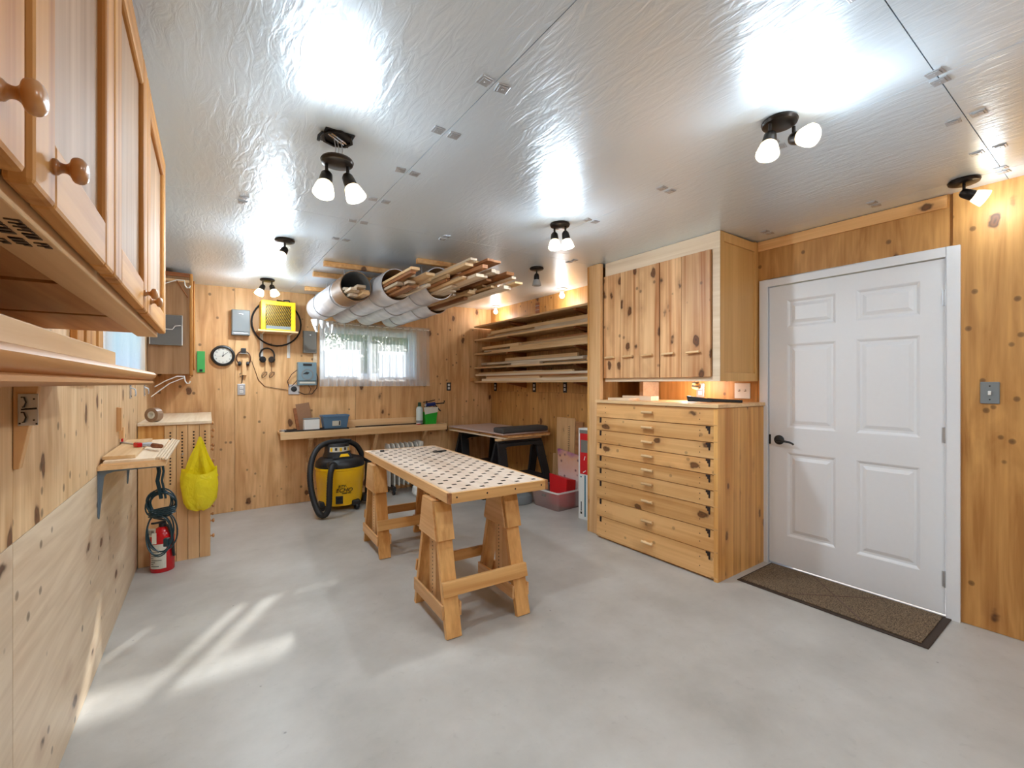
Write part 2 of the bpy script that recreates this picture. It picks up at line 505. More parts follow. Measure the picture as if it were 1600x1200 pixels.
def mat_galvtube():
    a = N('silver_wrap'); p = a.p
    tc = a.n('TexCoord'); nz = a.n('TexNoise'); nz.inputs['Scale'].default_value = 7; nz.inputs['Detail'].default_value = 4
    a.l(tc.outputs['Object'], nz.inputs['Vector'])
    a.l(a.ramp(nz.outputs['Fac'], [(.35, srgb(200, 200, 208)), (.65, srgb(228, 226, 230))]), p.inputs['Base Color'])
    p.inputs['Metallic'].default_value = .15; p.inputs['Roughness'].default_value = .4
    bp = a.n('Bump'); bp.inputs['Strength'].default_value = .25; bp.inputs['Distance'].default_value = .01
    a.l(nz.outputs['Fac'], bp.inputs['Height']); a.l(bp.outputs[0], p.inputs['Normal'])
    return a.m


M_foil = mat_foil(); M_conc = mat_concrete(); M_glass = mat_glass(); M_bag = mat_bag(); M_mat = mat_mat()
M_floral = mat_floral(); M_silver = mat_galvtube()
M_sheer = mat_thin('sheer_voile', srgb(240, 240, 240), .66, .5)
M_cafe = mat_thin('white_cotton', srgb(236, 240, 246), .06, .55)
M_curtL = mat_thin('pale_cotton', srgb(248, 250, 252), .16, .8)
M_shade = mat_thin('frosted_glass', srgb(255, 236, 196), .35, .6, emit=.22)
M_shadeoff = mat_thin('frosted_glass_unlit', srgb(206, 204, 200), .2, .4)
M_clear = mat_thin('clear_tote', srgb(222, 206, 202), .45, .5)
M_mesh = mat_thin('grey_wire_mesh', srgb(150, 152, 154), .4, .1)
M_grass = plain('grass', srgb(96, 130, 60), .9, noise=.3, nscale=6)
M_leaf = plain('leaf_green', srgb(96, 128, 72), .6, noise=.35, nscale=5)
M_bark = plain('bark', srgb(96, 78, 62), .9, noise=.3, nscale=20)

# ------------------------------------------------------------------ the room
XR, YB, YF = 3.44, 5.38, -1.3
def zc(x): return 2.303 + .0225 * x
LWR = R(-1.0)
def lw(n, s):
    """left wall frame: n out of the wall, s along it"""
    return (-.427 + s * math.sin(R(1)) + n * math.cos(R(1)), s * math.cos(R(1)) - n * math.sin(R(1)))
ZT = 2.29

fl = B(-.75, 3.6, YF - .15, YB + .12, -.12, 0).build('floor', M_conc); fl['kind'] = 'structure'

# ceiling: foil-faced boards, 1.22 x 2.4 m
ce = struct('ceiling')
Xs = [-.55, .81, 2.03, 3.25, 3.52]; Ys = [YF - .05, .39, 2.79, 5.19, 5.46]
for i in range(4):
    for j in range(4):
        x0, x1, y0, y1 = Xs[i] + .0015, Xs[i + 1] - .0015, Ys[j] + .0015, Ys[j + 1] - .0015
        m = MB().hexa([(x0, y0, zc(x0)), (x1, y0, zc(x1)), (x1, y1, zc(x1)), (x0, y1, zc(x0)),
                       (x0, y0, zc(x0) + .03), (x1, y0, zc(x1) + .03), (x1, y1, zc(x1) + .03), (x0, y1, zc(x0) + .03)])
        m.build('foil_panel', M_foil, ce)
bk = MB().hexa([(-.6, YF - .1, zc(-.6) + .034), (3.6, YF - .1, zc(3.6) + .034), (3.6, 5.5, zc(3.6) + .034), (-.6, 5.5, zc(-.6) + .034),
                (-.6, YF - .1, 2.6), (3.6, YF - .1, 2.6), (3.6, 5.5, 2.6), (-.6, 5.5, 2.6)])
bk.build('ceiling_deck', M_dark, ce)
def clip(x, y, ax, gap=.035):
    for s in (-1, 1):
        cx, cy = (x + s * gap, y) if ax == 'x' else (x, y + s * gap)
        m = MB(); m.M = Matrix.Translation((cx, cy, zc(cx) - .002)) @ Matrix.Rotation(rnd.uniform(-.2, .2), 4, 'Z')
        m.box(-.022, .022, -.022, .022, -.002, .002).box(-.015, .015, -.015, .015, -.0045, -.002).box(-.003, .003, -.003, .003, -.006, -.004)
        m.build('clip_plate', M_steel, ce, bevel=.001)
for y in (.75, 1.25, 1.6, 2.0, 2.4, 2.79, 3.2): clip(.81, y, 'x')
for y in (.39, .9, 1.45, 2.0): clip(2.03, y, 'x')
for y in (.1, .39, .9, 1.5): clip(3.25, y, 'x')
for x in (.2, 1.4, 2.6): clip(x, 2.79, 'y')
for x in (1.4, 2.45, 2.9): clip(x, .39, 'y')

# back wall
ZP = 2.42
wb = struct('wall_back')
m = MB(); hx0, hx1, hz0, hz1 = 1.13, 2.30, 1.37, 1.98
for a in ((-.6, hx0, 0, ZP), (hx1, 3.56, 0, ZP), (hx0, hx1, 0, hz0), (hx0, hx1, hz1, ZP)):
    m.box(a[0], a[1], YB + .014, YB + .12, a[2], a[3])
m.build('wall_framing', M_plyB, wb)
g = .0015
def ply(parent, mat, axis, a, b, poly):
    return MB().prism(poly, axis, a, b).build('plywood_panel', mat, parent, bevel=.0008)
def rect(u0, u1, z0, z1): return [(u0 + g, z0 + g), (u1 - g, z0 + g), (u1 - g, z1 - g), (u0 + g, z1 - g)]
ply(wb, M_plyB, 'y', YB, YB + .012, rect(-.6, .31, 0, ZP))
ply(wb, M_plyB, 'y', YB, YB + .012, [(.31 + g, 0), (1.53 - g, 0), (1.53 - g, hz0), (hx0, hz0), (hx0, hz1), (1.53 - g, hz1), (1.53 - g, ZP), (.31 + g, ZP)])
ply(wb, M_plyB, 'y', YB, YB + .012, [(2.75 - g, 0), (1.53 + g, 0), (1.53 + g, hz0), (hx1, hz0), (hx1, hz1), (1.53 + g, hz1), (1.53 + g, ZP), (2.75 - g, ZP)])
ply(wb, M_plyB, 'y', YB, YB + .012, rect(2.75, 3.44, 0, ZP))

# right wall
wr = struct('wall_right')
DY0, DY1, DZ = .60, 1.60, 2.05
m = MB()
for a in ((YF - .1, DY0, 0, ZP), (DY1, YB + .1, 0, ZP), (DY0, DY1, DZ, ZP)):
    m.box(XR + .014, XR + .12, a[0], a[1], a[2], a[3])
m.build('wall_framing', M_plyR, wr)
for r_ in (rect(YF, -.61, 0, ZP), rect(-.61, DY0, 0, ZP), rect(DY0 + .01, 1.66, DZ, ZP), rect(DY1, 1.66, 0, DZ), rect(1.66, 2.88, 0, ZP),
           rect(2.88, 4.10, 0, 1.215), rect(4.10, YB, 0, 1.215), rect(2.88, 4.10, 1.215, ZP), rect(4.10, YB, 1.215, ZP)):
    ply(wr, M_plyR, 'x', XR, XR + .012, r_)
t1 = B(XR - .014, XR - .0005, .62, 1.648, 2.305, 2.377).build('trim_1', M_firY, bevel=.001); t1['kind'] = 'structure'

# left wall (turned one degree)
wl = struct('wall_left', (lw(0, 0)[0], lw(0, 0)[1], 0), LWR)
ws0, ws1, wz0, wz1 = 2.80, 4.06, 1.37, 1.97
m = MB()
for a in ((YF - .1, ws0, 0, ZP), (ws1, YB + .1, 0, ZP), (ws0, ws1, 0, wz0), (ws0, ws1, wz1, ZP)):
    m.box(-.12, -.014, a[0], a[1], a[2], a[3])
m.build('wall_framing', M_plyL, wl)
HS = .895
for r_, mt in ((rect(YF, .49, 0, HS), M_plyLow), (rect(.49, 1.71, 0, HS), M_plyLow), (rect(1.71, 4.15, 0, HS), M_plyLow), (rect(4.15, YB, 0, HS), M_plyL),
               (rect(YF, .49, HS, ZP), M_plyL), (rect(.49, 1.71, HS, ZP), M_plyL),
               ([(1.71 + g, HS + g), (2.93 - g, HS + g), (2.93 - g, wz0), (ws0, wz0), (ws0, wz1), (2.93 - g, wz1), (2.93 - g, ZP), (1.71 + g, ZP)], M_plyL),
               ([(4.15 - g, HS + g), (2.93 + g, HS + g), (2.93 + g, wz0), (ws1, wz0), (ws1, wz1), (2.93 + g, wz1), (2.93 + g, ZP), (4.15 - g, ZP)], M_plyL),
               (rect(4.15, YB, HS, ZP), M_plyL)):
    ply(wl, mt, 'x', -.012, 0, r_)
wf = B(-.7, 3.56, YF - .1, YF, 0, ZP).build('wall_front', M_plyR); wf['kind'] = 'structure'

# windows
w1 = struct('window_1', (0, 0, 0))
def bars(mb, x0, x1, z0, z1, w, y0, y1):
    mb.box(x0, x1, y0, y1, z0, z0 + w).box(x0, x1, y0, y1, z1 - w, z1).box(x0, x0 + w, y0, y1, z0 + w, z1 - w).box(x1 - w, x1, y0, y1, z0 + w, z1 - w)
    return mb
bars(MB(), hx0, hx1, hz0, hz1, .03, YB - .004, YB + .12).build('frame', M_vinyl, w1, bevel=.002)
for k, (a, b, yy) in enumerate(((1.162, 1.745, YB + .05), (1.70, 2.268, YB + .075))):
    bars(MB(), a, b, hz0 + .032, hz1 - .032, .042, yy, yy + .022).build('sash', M_vinyl, w1, bevel=.002)
    B(a + .04, b - .04, yy + .009, yy + .013, hz0 + .072, hz1 - .072).build('pane', M_glass, w1)
w2 = struct('window_2', (lw(0, 0)[0], lw(0, 0)[1], 0), LWR)
m = MB()
m.box(-.12, .004, ws0, ws1, wz0, wz0 + .03).box(-.12, .004, ws0, ws1, wz1 - .03, wz1).box(-.12, .004, ws0, ws0 + .03, wz0 + .03, wz1 - .03).box(-.12, .004, ws1 - .03, ws1, wz0 + .03, wz1 - .03)
m.build('frame', M_vinyl, w2, bevel=.002)
B(-.08, -.05, 3.41, 3.45, wz0 + .03, wz1 - .03).build('mullion', M_vinyl, w2)
for a, b in ((ws0 + .031, 3.409), (3.451, ws1 - .031)):
    B(-.068, -.064, a, b, wz0 + .031, wz1 - .031).build('pane', M_glass, w2)
t2 = struct('trim_2', (lw(0, 0)[0], lw(0, 0)[1], 0), LWR)
for k in range(4):
    s0 = 2.28 + k * .115
    B(.001, .022 + .006 * (k % 2), s0, s0 + .098, 1.32, 1.95).build('slat', M_oakZ, t2, bevel=.002)

# door
d1 = struct('door_1', (XR, 0, 0))
LY0, LY1, LZ0, LZ1 = .630, 1.572, .015, 2.022
fx = -.004
m = MB()
m.box(-.02, .006, .566, .624, 0, 2.082).box(-.02, .006, 1.578, 1.636, 0, 2.082).box(-.02, .006, .624, 1.578, 2.028, 2.082)
m.build('casing', M_white, d1, bevel=.002)
m = MB(); m.box(.006, .12, DY0, .624, 0, 2.05).box(.006, .12, 1.578, DY1, 0, 2.05).box(.006, .12, .624, 1.578, 2.028, 2.05).box(.05, .12, .624, 1.578, -.001, .014)
m.build('jamb', M_white, d1)
cols = ((.735, 1.043), (1.155, 1.451)); rows = ((.229, .827), (1.003, 1.60), (1.718, 1.915))
ys = sorted([LY0, LY1] + [c for k in cols for c in k]); zs = sorted([LZ0, LZ1] + [c for k in rows for c in k])
m = MB()
for i in range(len(ys) - 1):
    for j in range(len(zs) - 1):
        if i in (1, 3) and j in (1, 3, 5): continue
        m.add([(fx, ys[i], zs[j]), (fx, ys[i + 1], zs[j]), (fx, ys[i + 1], zs[j + 1]), (fx, ys[i], zs[j + 1])], [(0, 1, 2, 3)])
xb = fx + .04
m.add([(fx, LY0, LZ0), (fx, LY1, LZ0), (fx, LY1, LZ1), (fx, LY0, LZ1), (xb, LY0, LZ0), (xb, LY1, LZ0), (xb, LY1, LZ1), (xb, LY0, LZ1)],
      [(0, 1, 5, 4), (1, 2, 6, 5), (2, 3, 7, 6), (3, 0, 4, 7), (4, 5, 6, 7)])
leaf = m.build('leaf', M_white, d1)
for (y0, y1) in cols:
    for (z0, z1) in rows:
        m = MB(); vs_ = []
        for ins, dx in ((0, 0), (.007, .003), (.017, .010), (.03, .010), (.052, .002)):
            vs_ += [(fx + dx, y0 + ins, z0 + ins), (fx + dx, y1 - ins, z0 + ins), (fx + dx, y1 - ins, z1 - ins), (fx + dx, y0 + ins, z1 - ins)]
        fs = [(4 * r_ + k, 4 * r_ + (k + 1) % 4, 4 * r_ + 4 + (k + 1) % 4, 4 * r_ + 4 + k) for r_ in range(4) for k in range(4)] + [(16, 17, 18, 19)]
        m.add(vs_, fs).build('panel', M_white, leaf)
for z in (.216, 1.027, 1.80):
    m = MB(); m.tube([(-.012, .627, z - .045), (-.012, .627, z + .045)], .007, 10).box(-.008, -.003, .627, .642, z - .043, z + .043)
    m.build('hinge', M_steel, d1, label='grey steel butt hinge')
hd = MB()
hd.M = Matrix.Translation((-.004, 1.503, .911)) @ Matrix.Rotation(R(-90), 4, 'Y')
hd.lathe([(.0, 0), (.034, 0), (.034, .006), (.028, .011), (.014, .013), (.012, .045), (0, .048)], 24)
hd.M = Matrix.Identity(4)
hd.tube([(-.045, 1.503, .911), (-.052, 1.495, .911), (-.052, 1.45, .908), (-.05, 1.42, .905), (-.046, 1.40, .897), (-.044, 1.392, .889)], [.010, .010, .008, .007, .007, .006], 10)
hd.build('lever_handle', M_black, leaf, smooth=True, label='black lever door handle')
B(-.0065, -.003, 1.560, 1.573, .875, .945).build('latch_plate', M_black, leaf)

# ------------------------------------------------------------------ outside: lawn and trees beyond the back window
ol = B(-20, 25, YB + .2, 45, -.42, -.40).build('lawn', M_grass); ol['kind'] = 'structure'
ol2 = B(-25, -.8, -15, YB + .2, -.42, -.40).build('lawn_side', M_grass); ol2['kind'] = 'structure'
def tree(name, label, x, y, h, rad, n, seed):
    r = random.Random(seed)
    t = thing(name, label, 'tree', (x, y, -.4))
    m = MB(); m.tube([(0, 0, 0), (.05, .02, h * .4), (-.04, .05, h * .75)], [.14, .1, .04], 8)
    for k in range(5):
        a = r.uniform(0, 6.28); z = h * r.uniform(.3, .6)
        m.tube([(0, 0, z), (math.cos(a) * rad * .6, math.sin(a) * rad * .6, z + h * .2)], [.05, .015], 6)
    m.build('trunk', M_bark, t)
    f = MB()
    for k in range(n):
        a = r.uniform(0, 2 * PI); ph = math.acos(r.uniform(-1, 1)); q = r.uniform(.45, 1) ** .6
        c = Vector((math.cos(a) * math.sin(ph) * rad * q, math.sin(a) * math.sin(ph) * rad * q, h * .62 + math.cos(ph) * h * .4 * q))
        d = Vector((r.gauss(0, 1), r.gauss(0, 1), r.gauss(0, 1))).normalized(); e = d.orthogonal().normalized(); s = r.uniform(.06, .13)
        f.add([c - d * s, c + e * s * .5, c + d * s, c - e * s * .5], [(0, 1, 2, 3)])
    f.build('foliage', M_leaf, t, kind='stuff')
tree('garden_tree', 'green leafy tree outside the back window beside the centre bar', 3.35, 9.6, 3.3, 1.0, 2600, 1)
tree('garden_tree', 'smaller green tree outside the right half of the back window', 5.0, 11.5, 3.7, 1.25, 2600, 2)
tree('garden_tree', 'distant bushy tree outside the left half of the back window', 3.4, 15.5, 4.1, 1.8, 3200, 3)

# ------------------------------------------------------------------ curtains
def fold_curtain(mb, x0, x1, z0, z1, y, amp, nf, ov, rng, nz=6, flare=0.0):
    nu = nf * 14; rows_ = []
    ph = rng.uniform(0, 6)
    for j in range(nz + 1):
        v = j / nz; z = z0 + (z1 - z0) * v; row = []
        for i in range(nu + 1):
            u = i / nu; a = 2 * PI * nf * u + ph
            x = x0 + (x1 - x0) * u + ov * math.sin(2 * a) * (x1 - x0) / nf
            k = amp * (1 + .35 * math.sin(3.1 * a / nf + ph)) * (1 - .4 * v)
            row.append((x, y + k * math.sin(a) + .004 * math.sin(a * .37 + 3 * v), z + flare * math.sin(a * .5 + 1) * (1 - v)))
        rows_.append(row)
    return mb.grid(rows_)
r5 = random.Random(5)
cu = thing('sheer_curtain', 'long sheer white curtain across the whole back window', 'curtain', (1.76, 5.30, 1.29))
fold_curtain(MB(), -.655, .665, .0, .742, .0, .014, 15, .22, r5).build('fabric', M_sheer, cu, smooth=True)
fold_curtain(MB(), -.655, .665, -.002, .07, -.006, .014, 15, .22, random.Random(5), nz=2).build('hem', M_sheer, cu, smooth=True)
MB().tube([(-.67, .0, .715), (.68, .0, .715)], .006, 10).build('rod', M_whiteP, cu, smooth=True)
for k, (a, b, nf, lab) in enumerate(((1.175, 1.56, 3, 'white cafe curtain covering the lower left pane of the back window'), (1.80, 2.20, 4, 'white pleated cafe curtain covering the lower right pane of the back window'))):
    c = thing('cafe_curtain', lab, 'curtain', ((a + b) / 2, 5.352, 1.40), group='cafe curtains at the back window')
    h_ = (b - a) / 2
    fold_curtain(MB(), -h_, h_, .0, .315, .0, .007 if k == 0 else .013, nf, .02 if k == 0 else .12, r5, flare=.004).build('fabric', M_cafe, c, smooth=True)
    MB().tube([(-h_ - .02, 0, .30), (h_ + .02, 0, .30)], .004, 8).build('rod', M_whiteP, c, smooth=True)
p = lw(.03, 3.41)
c = thing('window_curtain', 'pale blue-white curtain over the window behind the moulded shelf', 'curtain', (p[0], p[1], 1.335), LWR)
m = MB(); m.M = Matrix.Rotation(R(90), 4, 'Z')
fold_curtain(m, -.70, .70, 0, .72, 0, .012, 9, .05, r5).build('fabric', M_curtL, c, smooth=True)
MB().tube([(0, -.71, .70), (0, .71, .70)], .006, 8).build('rod', M_whiteP, c, smooth=True)

# ------------------------------------------------------------------ foreground oak wall cabinets (left wall)
def knob(parent, x, y, z, s=1.0):
    m = MB(); m.M = Matrix.Translation((x, y, z)) @ Matrix.Rotation(R(90), 4, 'Y') @ Matrix.Scale(s, 4)
    pr = [(0, -.002), (.012, -.002)] + [(q.x, q.y) for q in smoothpts([(.012, 0, 0), (.0115, .004, 0), (.0078, .008, 0), (.0072, .014, 0), (.011, .018, 0), (.0172, .021, 0), (.0195, .027, 0), (.018, .033, 0), (.012, .0375, 0), (.0, .039, 0)], 4)]
    pr[-1] = (0, pr[-1][1])
    m.lathe([(max(0, a_), b_) for a_, b_ in pr], 32)
    return m.build('knob', M_knob, parent, smooth=True, label='turned wooden knob')

def panel_door(root, s0, s1, z0, z1, x0, knob_at, fw=.068):
    d = B(x0 + .005, x0 + .011, s0 + fw - .006, s1 - fw + .006, z0 + fw - .006, z1 - fw + .006).build('door', M_oakP, root)
    for a, b in ((s0, s0 + fw), (s1 - fw, s1)):
        B(x0, x0 + .021, a, b, z0, z1).build('stile', M_oakZ, d, bevel=.005)
    for a, b in ((z0, z0 + fw), (z1 - fw, z1)):
        B(x0, x0 + .0205, s0 + fw + .0003, s1 - fw - .0003, a, b).build('rail', M_oakR, d, bevel=.005)
    knob(d, x0 + .021, knob_at[0], knob_at[1], .66)
    return d

def wall_cabinet(label, s0, s1, doors, zb, zt, stamps=False):
    p = lw(0, s0)
    t = thing('wall_cabinet', label, 'cabinet', (p[0], p[1], zb), LWR, group='oak wall cabinets over the moulded shelf')
    L = s1 - s0; H = zt - zb
    m = MB(); m.box(.002, .27, 0, .018, .03, H - .02).box(.002, .27, L - .018, L, .03, H - .02)
    m.build('side_panel', M_oakZ, t)
    B(.002, .012, .018, L - .018, .03, H - .02).build('back_panel', M_oakP, t)
    B(.0, .275, -.002, L + .004, H - .02, H).build('top_panel', M_oakY, t, bevel=.002)
    B(.222, .277, 0, L, .0, .03).build('bottom_rail', M_pineY, t, bevel=.002)
    B(.002, .222, 0, .05, .012, .03).build('cleat', M_pineY, t)
    n = max(1, round(L / .42)); w = (L - .05) / n
    for k in range(n):
        B(.002, .2215, .05 + k * w + .032, .05 + (k + 1) * w, .012, .03).build('bottom_board', M_oakY, t)
    B(.014, .27, .02, L - .02, .034, .040).build('cabinet_floor', M_dark, t)
    for (a, b, ks) in doors:
        panel_door(t, a - s0, b - s0, .012, H - .03, .279, ((a - s0 + .06) if ks < 0 else (b - s0 - .06), .012 + .040))
    if stamps:
        m = MB(); r = random.Random(3)
        for q in range(3):
            for k in range(9):
                y = .09 + k * .013; x = .226 + q * .017
                if r.random() < .2: continue
                m.box(x, x + .010, y, y + .003, -.0012, -.0002)
                m.box(x + r.choice((0, .005, .009)), x + .0115, y, y + .009, -.0012, -.0002)
        m.build('ink_stamp', M_stamp, t, label='faded mill stamp on the underside rail')
    return t

wall_cabinet('oak wall cabinet at the left edge, its knob nearest the camera', .085, .550, [(.10, .545, 1)], 1.478, 2.115)
wall_cabinet('oak wall cabinet with three panelled doors above the moulded shelf', .556, 1.985, [(.565, .963, -1), (.972, 1.425, 1), (1.434, 1.975, -1)], 1.478, 2.115, True)

# moulded shelf below
p = lw(0, .1)
t = thing('moulded_shelf', 'long oak shelf with a rounded moulding along its front edge', 'shelf', (p[0], p[1], 1.30), LWR)
L = 2.02
B(.001, .225, 0, L - .01, .030, .050).build('shelf_board', M_pineY, t, bevel=.002)
prof = [(.226, .012), (.248, .012), (.256, .018), (.256, .024), (.243, .028), (.252, .032), (.262, .040), (.264, .048), (.258, .056), (.246, .060), (.226, .060)]
MB().prism(prof, 'y', 0, L).build('moulding', M_oakY, t, smooth=True)
for s in (.30, 1.605):
    m = MB(); m.prism([(.001, -.21), (.012, -.21), (.052, .0295), (.001, .0295)], 'y', s, s + .028)
    m.build('wooden_bracket', M_pineZ, t, bevel=.002)
# timber resting on it
for nm, lab, a in (('timber_length', 'thick pale timber length with a knot lying along the moulded shelf', (.175, .215, .35, 1.62, 1.364, 1.402)),
                   ('timber_length', 'shorter timber length lying behind the knotted one on the shelf', (.125, .170, .30, 1.60, 1.3505, 1.405)),
                   ('timber_length', 'low timber offcut at the right end of the moulded shelf', (.165, .215, 1.30, 1.80, 1.3505, 1.3635)),
                   ('timber_length', 'low timber strip under the left end of the knotted timber', (.175, .205, .36, .80, 1.3505, 1.3635))):
    p = lw((a[0] + a[1]) / 2, a[2])
    o = B(-(a[1] - a[0]) / 2, (a[1] - a[0]) / 2, 0, a[3] - a[2], 0, a[5] - a[4]).build(nm, M_pineY, bevel=.002)
    o.location = (p[0], p[1], a[4]); o.rotation_euler = (0, 0, LWR); tag(o, lab, 'timber', 'timber on the moulded shelf')

# hook plates on the left wall
p = lw(.030, 1.7035)
t = thing('hook_plate', 'steel plate with two black hook slots on the shelf bracket', 'hook plate', (p[0], p[1], 1.205), LWR)
B(-.019, .019, -.0035, .0, 0, .084).build('plate', M_steel, t, bevel=.001)
for z in (.022, .062):
    m = MB(); m.tube([(-.010, -.004, z - .013), (-.006, -.009, z - .013), (-.002, -.011, z), (-.006, -.009, z + .013), (-.012, -.004, z + .013)], .0017, 8)
    m.build('hook', M_black, t, smooth=True)
for x, z in ((.011, .014), (.011, .070), (-.015, .006), (.016, .004)):
    B(x - .0018, x + .0018, -.0048, -.0036, z - .0018, z + .0018).build('screw', M_blackm, t)
m = MB(); m.tube([(-.012, -.005, .043), (.004, -.007, .044), (.017, -.006, .045)], .0022, 8); m.build('latch_bar', M_blackm, t, smooth=True)
for s, lab in ((3.80, 'narrow steel hook strip on the left wall beneath the curtain'), (4.55, 'narrow steel hook strip on the left wall near the corner')):
    p = lw(0, s)
    t = thing('hook_strip', lab, 'hook', (p[0], p[1], 1.22), LWR, group='steel hook strips on the left wall')
    B(.0005, .004, -.03, .03, 0, .10).build('plate', M_steel, t, bevel=.001)
    m = MB(); m.tube([(.004, 0, .07), (.025, 0, .06), (.03, 0, .03), (.025, 0, .015)], .004, 8); m.build('hook', M_steel, t, smooth=True)
    m = MB(); m.box(.004, .006, -.02, -.012, .08, .088).box(.004, .006, .012, .02, .01, .018); m.build('screw', M_blackm, t)
for s, z, hh, lab in ((3.30, 1.05, .135, 'upright wooden block screwed to the left wall above the small shelf'), (3.38, 1.0, .07, 'short wooden block below the upright one on the left wall')):
    p = lw(.0005, s)
    o = MB().prism([(0, 0), (.02, .004), (.02, hh - .004), (0, hh)], 'y', -.022, .022).build('wooden_block', M_pineZ)
    o.location = (p[0], p[1], z); o.rotation_euler = (0, 0, LWR); tag(o, lab, 'block')

# small bracket shelf with boards
p = lw(0, 2.76)
t = thing('bracket_shelf', 'small plywood shelf on blue-grey steel brackets on the left wall', 'shelf', (p[0], p[1], .69), LWR)
B(.001, .25, 0, .98, .225, .245).build('shelf_board', M_pineY, t, bevel=.001)
for s in (.02, .90):
    m = MB()
    m.prism([(.001, 0), (.006, 0), (.022, .19), (.03, .205), (.06, .214), (.235, .218), (.235, .2245), (.001, .2245)], 'y', s, s + .004)
    m.box(.001, .004, s - .012, s + .016, .01, .2245).box(.001, .232, s - .012, s + .016, .2205, .2247)
    m.build('bracket', M_bracket, t)
def wallboard(n0, n1, s0, s1, z0, z1, lab, mat, dz=0.0, skew=0.0):
    p = lw((n0 + n1) / 2, s0)
    w = (n1 - n0) / 2
    o = MB().hexa([(-w, 0, 0), (w, 0, 0), (w + skew, s1 - s0, 0), (-w + skew, s1 - s0, 0), (-w, 0, z1 - z0), (w, 0, z1 - z0), (w + skew, s1 - s0, z1 - z0), (-w + skew, s1 - s0, z1 - z0)]).build('thin_board', mat, bevel=.0008)
    o.location = (p[0], p[1], z0); o.rotation_euler = (0, 0, LWR); tag(o, lab, 'board', 'offcuts on the bracket shelf'); return o
wallboard(.01, .13, 2.82, 3.60, .9555, .972, 'thick short board lying on the wall side of the bracket shelf', M_pineY)
wallboard(.012, .245, 2.765, 3.70, .9352, .945, 'wide thin ply sheet lying flat on the bracket shelf', M_pineX)
wallboard(.02, .21, 2.77, 3.68, .9452, .9553, 'pale thin panel under the thick board on the bracket shelf', M_pale)
for k in range(4):
    wallboard(.2125 + k * .012, .2225 + k * .012, 2.78 - .012 * k, 3.66 - .02 * k, .9453 - .0002 * k, .958 - .002 * k, '%s pale thin strip counted from the wall along the bracket shelf edge' % ['first', 'second', 'third', 'fourth'][k], M_pale, skew=.01)
p = lw(.15, 3.15)
t = thing('bar_clamp', 'bar clamp with red pads lying on the bracket shelf', 'clamp', (p[0], p[1], .9725), R(28))
B(-.006, .006, -.05, .36, .0, .006).build('bar', M_steel, t)
B(-.02, .02, .32, .37, .0, .03).build('pad', M_red, t, bevel=.006, label='red clamp pad')
B(-.05, .02, .0, .03, .0, .02).build('jaw', M_steel, t, bevel=.004)
B(-.055, -.03, -.01, .04, .0, .025).build('pad', M_red, t, bevel=.006, label='red clamp pad')
MB().tube([(0, -.05, .008), (0, -.13, .008)], [.014, .011], 10).build('handle', M_brownX, t, smooth=True)

# dark teal cord
p = lw(.212, 3.0)
t = thing('extension_cord', 'dark teal extension cord coiled and hung from the bracket shelf', 'cord', (p[0], p[1], .372), R(-20))
t.scale = (.8, .8, .8)
r = random.Random(4)
MB().tube([(-.06, 0, .662), (.0, 0, .668), (.02, 0, .65)], .004, 8).build('hook', M_steel, t, smooth=True)
m = MB()
for k in range(6):
    x0 = -.015 + .006 * k + r.uniform(-.004, .004); y0 = r.uniform(-.014, .014)
    m.tube([(x0, y0, .655), (x0 + .006, y0 + .004, .60), (x0 - .002, y0, .54), (x0 + .012, y0, .47), (x0 + .02, y0, .42)], .0045, 7)
for k in range(8):
    cx, cz = r.uniform(-.008, .012), .395 + r.uniform(-.02, .02); a_, b_ = r.uniform(.062, .088), r.uniform(.065, .09); yy = r.uniform(-.02, .02); tl_ = r.uniform(-.3, .3)
    m.tube([(cx + a_ * math.cos(q * PI / 14) + tl_ * .02 * math.sin(q * PI / 7), yy + .012 * math.sin(q * PI / 14 * 2 + k), cz + b_ * math.sin(q * PI / 14)) for q in range(28)], .0045, 7, closed=True)
for k in range(4):
    zz = .315 + .012 * k
    m.tube([(.075 * math.cos(q * PI / 10) + .01, .028 * math.sin(q * PI / 10), zz + .012 * math.cos(q * PI / 10)) for q in range(20)], .0045, 7, closed=True)
for k in range(4):
    cx, cz = r.uniform(-.012, .012), .19 + r.uniform(-.015, .015); a_, b_ = r.uniform(.068, .088), r.uniform(.12, .145); yy = r.uniform(-.015, .015)
    m.tube([(cx + a_ * math.cos(q * PI / 14), yy + .01 * math.sin(q * PI / 7 + k), cz + b_ * math.sin(q * PI / 14)) for q in range(28)], .0045, 7, closed=True)
m.build('cord', M_cordg, t, smooth=True)
B(.02, .05, -.015, .015, .10, .155).build('plug', M_cordg, t, bevel=.006)
B(-.035, -.012, -.03, -.024, .13, .20).build('tag', M_label, t, label='white paper tag')

